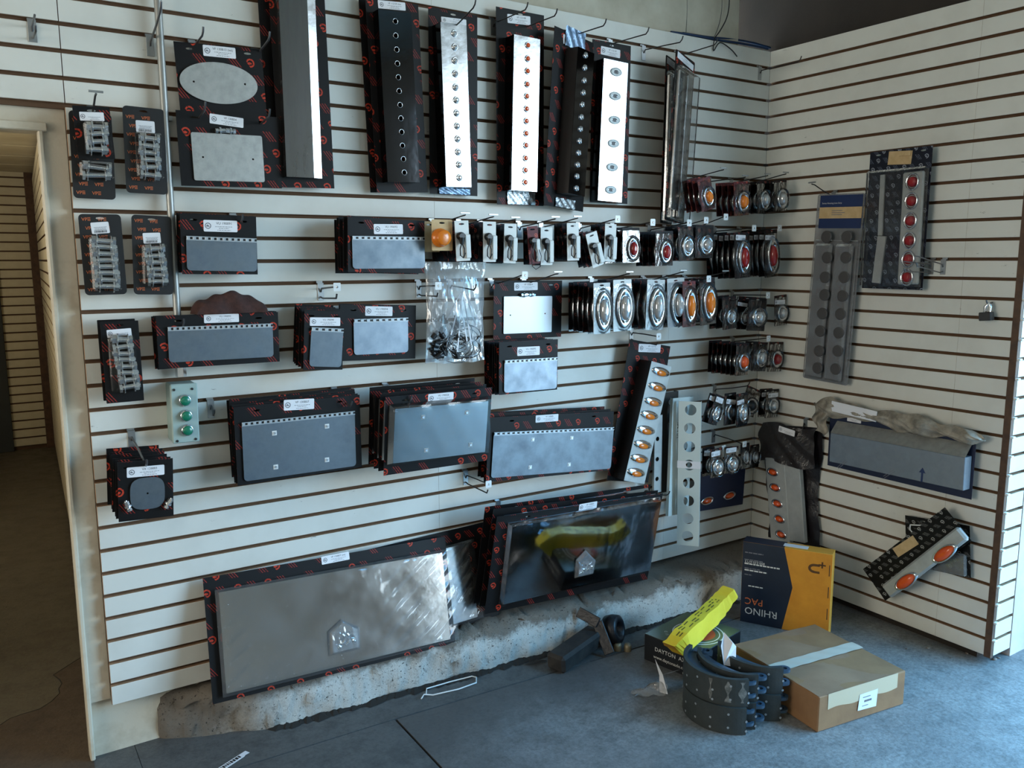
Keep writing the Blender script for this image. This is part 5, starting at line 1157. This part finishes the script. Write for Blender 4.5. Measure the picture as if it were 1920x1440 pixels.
def shoe(label,cx,cy,z,rot,R=.165,wd=.099,a0=1.75,a1=4.55,tilt=0):
    t=thing('brake_shoe',label,'brake shoe',Matrix.Translation((cx,cy,z))@RZ(rot),'brake shoes stacked on the floor')
    key=(R,wd,a0,a1)
    if key not in _sm: l,w2,r=shoe_mesh(*key); _sm[key]=(l.mesh(M['lining']),[q.mesh(M['web']) for q in w2],r)
    l,w2,riv=_sm[key]; ln=link('lining',l,t)
    for q in w2: link('web',q,t)
    for x,y,zz,a in riv: link('rivet',_rv,ln,T(x,y,zz)@RZ(a))
    MB().cyl((0,0,0),(0,0,wd*.5),.0085,n=10).obj('anchor_pin',M['web'],t,T((R-.036)*math.cos(a1),(R-.036)*math.sin(a1),wd*.22))
    return t
fc=pt(1388,1352,0,'G')
A0,A1=1.80,4.25
shoe('dark brake shoe standing on the floor, lowest of the front pair',fc.x+.02,fc.y+.075,.001,0,a0=A0,a1=A1)
ts_=shoe('brake shoe with pale worn streaks, on top of the front pair',fc.x+.026,fc.y+.083,.1005,.04,a0=A0,a1=A1)
sk_=pm('worn_streak_metal',(150,152,148),.5,.3,col2=(96,98,96),scale=60,lo=.3,hi=.6)
for a_,wd_ in ((3.45,.008),(3.82,.014),(4.12,.018)):
    MB().grid(lambda u,v:(.1656*math.cos(a_+(u-.5)*wd_/.165*(1+.7*math.sin(v*9+a_*7))),.1656*math.sin(a_+(u-.5)*wd_/.165*(1+.7*math.sin(v*9+a_*7))),.014+.076*v),3,12).obj('worn_streak',sk_,ts_)
shoe('brake shoe standing on the floor behind the front pair',fc.x+.088,fc.y+.072,.001,.0,a0=2.2,a1=A1-.1)
shoe('brake shoe on top of the rear pair, holding the folded paper',fc.x+.094,fc.y+.080,.1005,.04,a0=2.2,a1=A1-.1)
shoe('brake shoe of the third pair, beside the cardboard box, lower one',fc.x+.190,fc.y+.068,.001,.0,a0=2.2,a1=A1)
shoe('brake shoe of the third pair, beside the cardboard box, upper one',fc.x+.196,fc.y+.074,.1005,.03,a0=2.2,a1=A1)
# folded white sheet tucked into the shoes
a=pt(1357,1252,.16,'G')
Mx,w_,h_=Matrix.Translation((a.x,a.y,.17))@RZ(-.35)@Matrix.Rotation(PI/2,4,'X'),0,0
o=MB().add([(0,0,0),(.045,-.01,.005),(.052,.062,-.01),(.012,.112,-.03),(-.008,.070,-.012),(.030,.085,.004)],[(0,1,2,5),(0,5,3,4),(5,2,3)]).obj('folded_paper',M['paper'],None,Mx)
tag(o,'folded white paper tucked between the brake shoes','paper')
# white tag with crumpled clear film on the floor
p=pt(1236,1300,0,'G'); t=thing('crumpled_tag','twisted white paper tag with crumpled clear film on the floor','paper tag',Matrix.Translation(p)@RZ(-.5))
MB().add([(0,0,.004),(.028,-.02,.006),(.012,.0,.075),(-.012,.03,.125),(.004,.02,.062)],[(0,1,2),(0,2,4),(4,2,3)]).obj('tag',M['paper'],t)
MB().add([(.012,0,.075),(.05,.01,.082),(.09,.03,.078),(.045,.02,.068)],[(0,1,2,3)]).obj('tag_strip',M['paper'],t)
MB().grid(lambda u,v:(-.10+.12*u+.01*math.sin(v*8), -.02+.05*v, .002+.05*u*math.sin(PI*v)+.006*math.sin(u*13+v*9)),10,8).obj('film',M['bag'],t)
# wire hook lying at the curb
p0=[(790,1310),(795,1302),(812,1303),(860,1292),(893,1280),(893,1270),(885,1268),(845,1278),(800,1291),(799,1302)]
P=[pt(*q,.006,'G') for q in p0]; c=P[0].copy(); c.z=0
o=MB().tube([q-c for q in P],.0028,6).obj('fallen_hook',M['tagplate'],None,Matrix.Translation(c)); tag(o,'pale wire hook lying on the floor by the curb','hook')
# printed strip lying at the bottom edge
Mx=Matrix.Translation(pt(440,1430,.0,'G')); a=pt(412,1444,0,'G'); b=pt(464,1410,0,'G'); d=b-a
t=thing('printed_strip','narrow printed paper strip lying on the floor at lower left','paper strip',Matrix.Translation((a+b)/2)@RZ(math.atan2(d.y,d.x)))
L=d.length; MB().prism([(-L/2,-.012),(L*.3,-.012),(L*.36,-.008),(L/2,-.010),(L/2,.010),(-L/2,.012)],.0005,.0015).obj('strip',M['paper'],t)
m=MB(); q=-L*.45
while q<L*.2: l=random.uniform(.003,.009); m.box(q,-.006,.0015,q+l,.007,.0018); q+=l+.003
tag(m.obj('print',M['ink'],t),kind='stuff')
# dirty cast bracket with a round hub by the curb
g0=pt(1130,1240,0,'G'); t=thing('cast_bracket','greasy cast iron bracket with round hub lying against the curb','metal part',Matrix.Translation(g0))
gi=pm('greasy_iron',(24,26,31),.4,.3,col2=(36,36,40),scale=18,bump=.003,bscale=40); gd=pm('dusty_iron',(58,54,50),.75,.1,col2=(34,32,32),scale=14,bump=.003,bscale=30)
def loc(px,py,z): q=pt(px,py,z,'G'); return q-g0
a=loc(1040,1244,.036); b=loc(1118,1188,.060); d=(b-a); ang=math.atan2(d.y,d.x)
MB().rbox(0,-.046,-.038,d.length,.046,.034,.012).obj('arm',gd,t,T(*a)@RZ(ang)@Matrix.Rotation(-.08,4,'Y'))
a=loc(1120,1166,.125); b=loc(1143,1226,.015); d=b-a
u_=d.normalized(); s_=u_.cross(Vector((.5,.8,.2))).normalized(); n_=u_.cross(s_)
Mm=Matrix((u_,s_,n_)).transposed().to_4x4(); Mm.translation=a
MB().rbox(0,-.022,-.005,d.length,.022,.005,.002).obj('flat_bar',gi,t,Mm)
a2=loc(1084,1147,.150); d2=loc(1122,1168,.125)-a2; u2=d2.normalized(); s2=u2.cross(n_).normalized(); n2_=u2.cross(s2); M2=Matrix((u2,s2,n2_)).transposed().to_4x4(); M2.translation=a2
MB().rbox(0,-.022,-.005,d2.length,.022,.005,.002).obj('flat_bar',gi,t,M2)
h=loc(1150,1180,.072); ax=Vector((.45,-.85,.25)).normalized(); q=ax.orthogonal().normalized(); r_=ax.cross(q); Mm=Matrix((q,r_,ax)).transposed().to_4x4(); Mm.translation=h
MB().lathe([(.55,-.03),(1.0,-.03),(1.08,0),(1.0,.028),(.8,.034),(.55,.03),(.5,-.02)],(0,0),.058,.058,28,cap=True).obj('hub',gi,t,Mm)
for dx_,px in enumerate(((1158,1213),(1177,1214),(1140,1208))):
    z=.014; q=loc(*px,z); MB().lathe([(1,0),(1.05,.02),(.8,.03),(.3,.031)],(0,0),.016,.016,12).obj('cap',pm('dull_brass_%d'%dx_,((150,136,110),(128,118,96),(150,142,128))[dx_],.5,.4),t,T(q.x,q.y,0))
# small debris
rr=random.Random(12); pb=cached('pebble',lambda:MB().lathe([(.3,0),(1,.35),(.9,.8),(.4,1.0)],(0,0),1,1,7).mesh(pm('grey_pebble',(128,120,112),.9)))
def pebble(px,py,s,label):
    p=pt(px,py,0,'G'); o=link('pebble',pb,None,Matrix.Translation(p)@RZ(rr.uniform(0,6))@Matrix.Diagonal((s,s*.7,s*.6,1))); tag(o,label,'pebble')
for px,py,s,l in ((1740,1216,.010,'largest grey pebble on the floor by the right wall'),(1700,1217,.006,'flat pebble left of the largest one by the right wall'),(1783,1234,.005,'tiny pebble near the foot of the right wall corner'),(1813,1226,.009,'flat chip of concrete under the right wall end'),(1865,1237,.012,'rubble chip at the foot of the bright wall end'),(1872,1234,.008,'small rubble chip at the foot of the pillar')): pebble(px,py,s,l)
for k,(a_,b_) in enumerate((((985,1247),(1025,1240)),((1062,1244),(1088,1236)))):
    p=pt(*a_,0,'G'); q=pt(*b_,0,'G'); d=q-p
    o=MB().grid(lambda u,v:(d.length*u,.02*(v-.5)*math.sin(PI*(.1+.8*u)),.003+.008*math.sin(PI*u)*(1-abs(v-.5))),8,4).obj('dirt_scrap',pm('dirt_scrap_%d'%k,(44,42,42),.9),None,Matrix.Translation(p)@RZ(math.atan2(d.y,d.x))); tag(o,('black greasy scrap along the foot of the curb','curled dark scrap beside the cast bracket')[k],'scrap')
# ================================================================ display hooks
HK=[
((65,28),.12,'hook with the oval slot bracket at the very top left','up',(52,20),'double'),
((302,3),.20,'double wire hook beside the conduit at the top','up',(277,45),None),
((381,50),.15,'wire hook through the oval plate card, left','up',(349,72),None),
((506,59),.16,'wire hook through the oval plate card, right','up',(470,92),None),
((385,191),.15,'wire hook through the rectangular plate card, left','up',(350,210),None),
((506,204),.16,'wire hook through the rectangular plate card, right','up',(478,222),None),
((180,176),.12,'wire hook holding the plain bolt pack','T',(165,205),None),
((892,0),.24,'long hook over the channel with clear lights','up',None,None),
((990,4),.24,'long hook left of the amber light channel','up',(921,45),None),
((1045,16),.24,'long hook through the amber light channel card','up',None,None),
((1137,35),.24,'long hook over the sideways black bar','up',None,None),
((1217,51),.24,'long hook over the eye shaped channel','up',None,None),
((1281,67),.24,'empty long hook between eye channel and clamshells','up',(1204,98),None),
((1346,72),.24,'long hook through the edge-on clamshells','up',(1270,103),None),
((1503,105),.24,'empty long hook nearest the corner in the top row','up',(1419,130),None),
((872.6,403),.25,'T ended hook over the first white socket card','T',None,None),
((925.7,406),.25,'T ended hook over the second white socket card','T',None,None),
((967,411),.25,'T ended hook over the cream socket card','T',None,None),
((1042,410),.25,'T ended hook over the wired dark socket card','T',None,None),
((1083.6,409),.25,'T ended hook over the bluish socket card','T',None,None),
((1158,410),.25,'hook with round white tag over the last socket card','plate',None,None),
((1224,416),.25,'hook with white tag over the first red oval lamps','plate',None,None),
((1292.5,417),.25,'hook with white tag over the second red oval lamps','plate',None,None),
((1324,412),.25,'hook with white tag over the left chrome packs','plate',None,None),
((1361,406),.25,'hook with white tag below the askew amber pack','plate',None,None),
((1414,427),.24,'hook with white tag over the left tall red lamp','plate',None,None),
((1462,427),.24,'hook with white tag over the right tall red lamp','plate',None,None),
((1357,318),.24,'hook over the askew amber pack, top corner row','T',None,None),
((1398,332),.22,'hook over the upright amber pack, top corner row','T',None,None),
((1440,329),.22,'hook over the dark chrome pack, top corner row','T',None,None),
((1474,326),.23,'hook nearest the corner in the top lamp row','T',None,None),
((984,515),.24,'hook with round tag over the white square plate, left','plate',None,None),
((1047,513),.24,'T ended hook over the white square plate, right','T',None,None),
((1181,513),.25,'T ended hook over the palest big oval pack','T',None,None),
((1282,510),.25,'T ended hook over the tan backed big oval pack','T',None,None),
((1329,522),.27,'hook with white tag over the right tall amber lamp','plate',None,None),
((1361,511),.25,'T ended hook right of the tall amber lamps','T',None,None),
((1384,556),.22,'hook over the leftmost packs of the third corner row','up',None,None),
((1440,553),.22,'hook with white tag over the third corner row','plate',None,None),
((1441,634),.22,'hook with white tag over the fourth corner row','plate',None,None),
((1406,716),.22,'plain hook over the fifth corner row','up',(1340,722),None),
((1396,832),.20,'hook with white tag in the sixth corner row, right','plate',(1328,818),None),
((1357,840),.20,'hook with white tag in the sixth corner row, left','plate',None,None),
((632,537),.16,'empty double hook left of the middle, with white tag','double',(582,532),None),
((822,535),.16,'double hook left of the bag of wires, with white tag','double',(772,532),None),
((893,533),.20,'wire hook through the bag of wires','up',(846,530),None),
((1235,630),.18,'empty double hook above the amber light strip','double',(1165,632),None),
((916,907),.18,'empty double hook under the shiny wrapped plates','double',(861,882),None),
((984,966),.20,'double hook carrying the mirror polished plate, left','double',(922,940),None),
((1256,921),.20,'wire hook carrying the mirror polished plate, right','up',(1190,912),None),
((275,862),.26,'long rod hook carrying the rounded square plate cards','up',(248,808),None),
((402,768),.05,'bare bracket with short bent wire right of the button box','up',(388,752),None),
((455,402),.11,'hook through the dark hinged plate card by the bolt packs','up',None,None),
((345,598),.11,'hook through the long blotchy plate card','up',None,None),
((660,752),.16,'hook through the big dark hinged plate card','up',(610,742),None),
((772,742),.22,'hook through the shiny wrapped plate card','up',(700,726),None),
]
for tip,L,lab,st_,base,_ in HK:
    hook(tip,L,lab,st_ if not (_=='double') else 'double','L',base,tag_=(st_!='up'))
hook((1717,480),.20,'right hand pale double hook on the right wall','double','R',(1796,490),dark=False,tag_=False)
hook((1694,490),.20,'left hand pale double hook on the right wall','double','R',(1757,490),dark=False,tag_=False)
hook((1522,345),.16,'T ended hook above the blue headed clamshell','T','R',(1570,352))
hook((1493,846),.06,'short dark bracket hook beside the bagged light bar','up','R',(1523,800))
# ---------------------------------------------------------------- cables over the top edge
def cable(label,pts,r,mat,cat='cable'):
    P=[pt(x,y,d) for x,y,d in pts]; c=P[0]; 
    Q=[]
    for i in range(len(P)-1):
        for k in range(6):
            u=k/6; p0,p1,p2,p3=P[max(i-1,0)],P[i],P[i+1],P[min(i+2,len(P)-1)]; Q.append(.5*((2*p1)+(p2-p0)*u+(2*p0-5*p1+4*p2-p3)*u*u+(-p0+3*p1-3*p2+p3)*u**3))
    Q.append(P[-1]); o=MB().tube([q-c for q in Q],r,6).obj('cable',mat,None,Matrix.Translation(c)); tag(o,label,cat)
blu=pm('blue_cable',(24,52,88),.5); 
cable('blue cable lying along the top edge, front one',((1258,60,-.012),(1300,66,-.012),(1340,74,-.014),(1380,80,-.014),(1425,88,-.012),(1440,92,-.010)),.005,blu)
cable('blue cable lying along the top edge, rear one',((1280,62,-.018),(1330,70,-.024),(1370,73,-.03),(1410,80,-.03),(1446,90,-.02)),.005,blu)
cable('black cable hanging down the upper wall and over the slats',((1368,-30,-.0),(1367,10,-.002),(1362,35,-.002),(1350,58,.004),(1340,73,.012),(1338,95,.006),(1350,80,.012),(1370,92,.012),(1382,106,.012)),.0028,M['black'])
cable('thin grey cable beside the black one on the upper wall',((1354,-20,-.004),(1353,20,-.004),(1347,50,-.004),(1339,70,.0)),.0018,M['wire'])
cable('thin dark crack-like cord down the upper wall, left',((1288,-20,-.026),(1288,30,-.026),(1286,64,-.024)),.0012,M['black'])
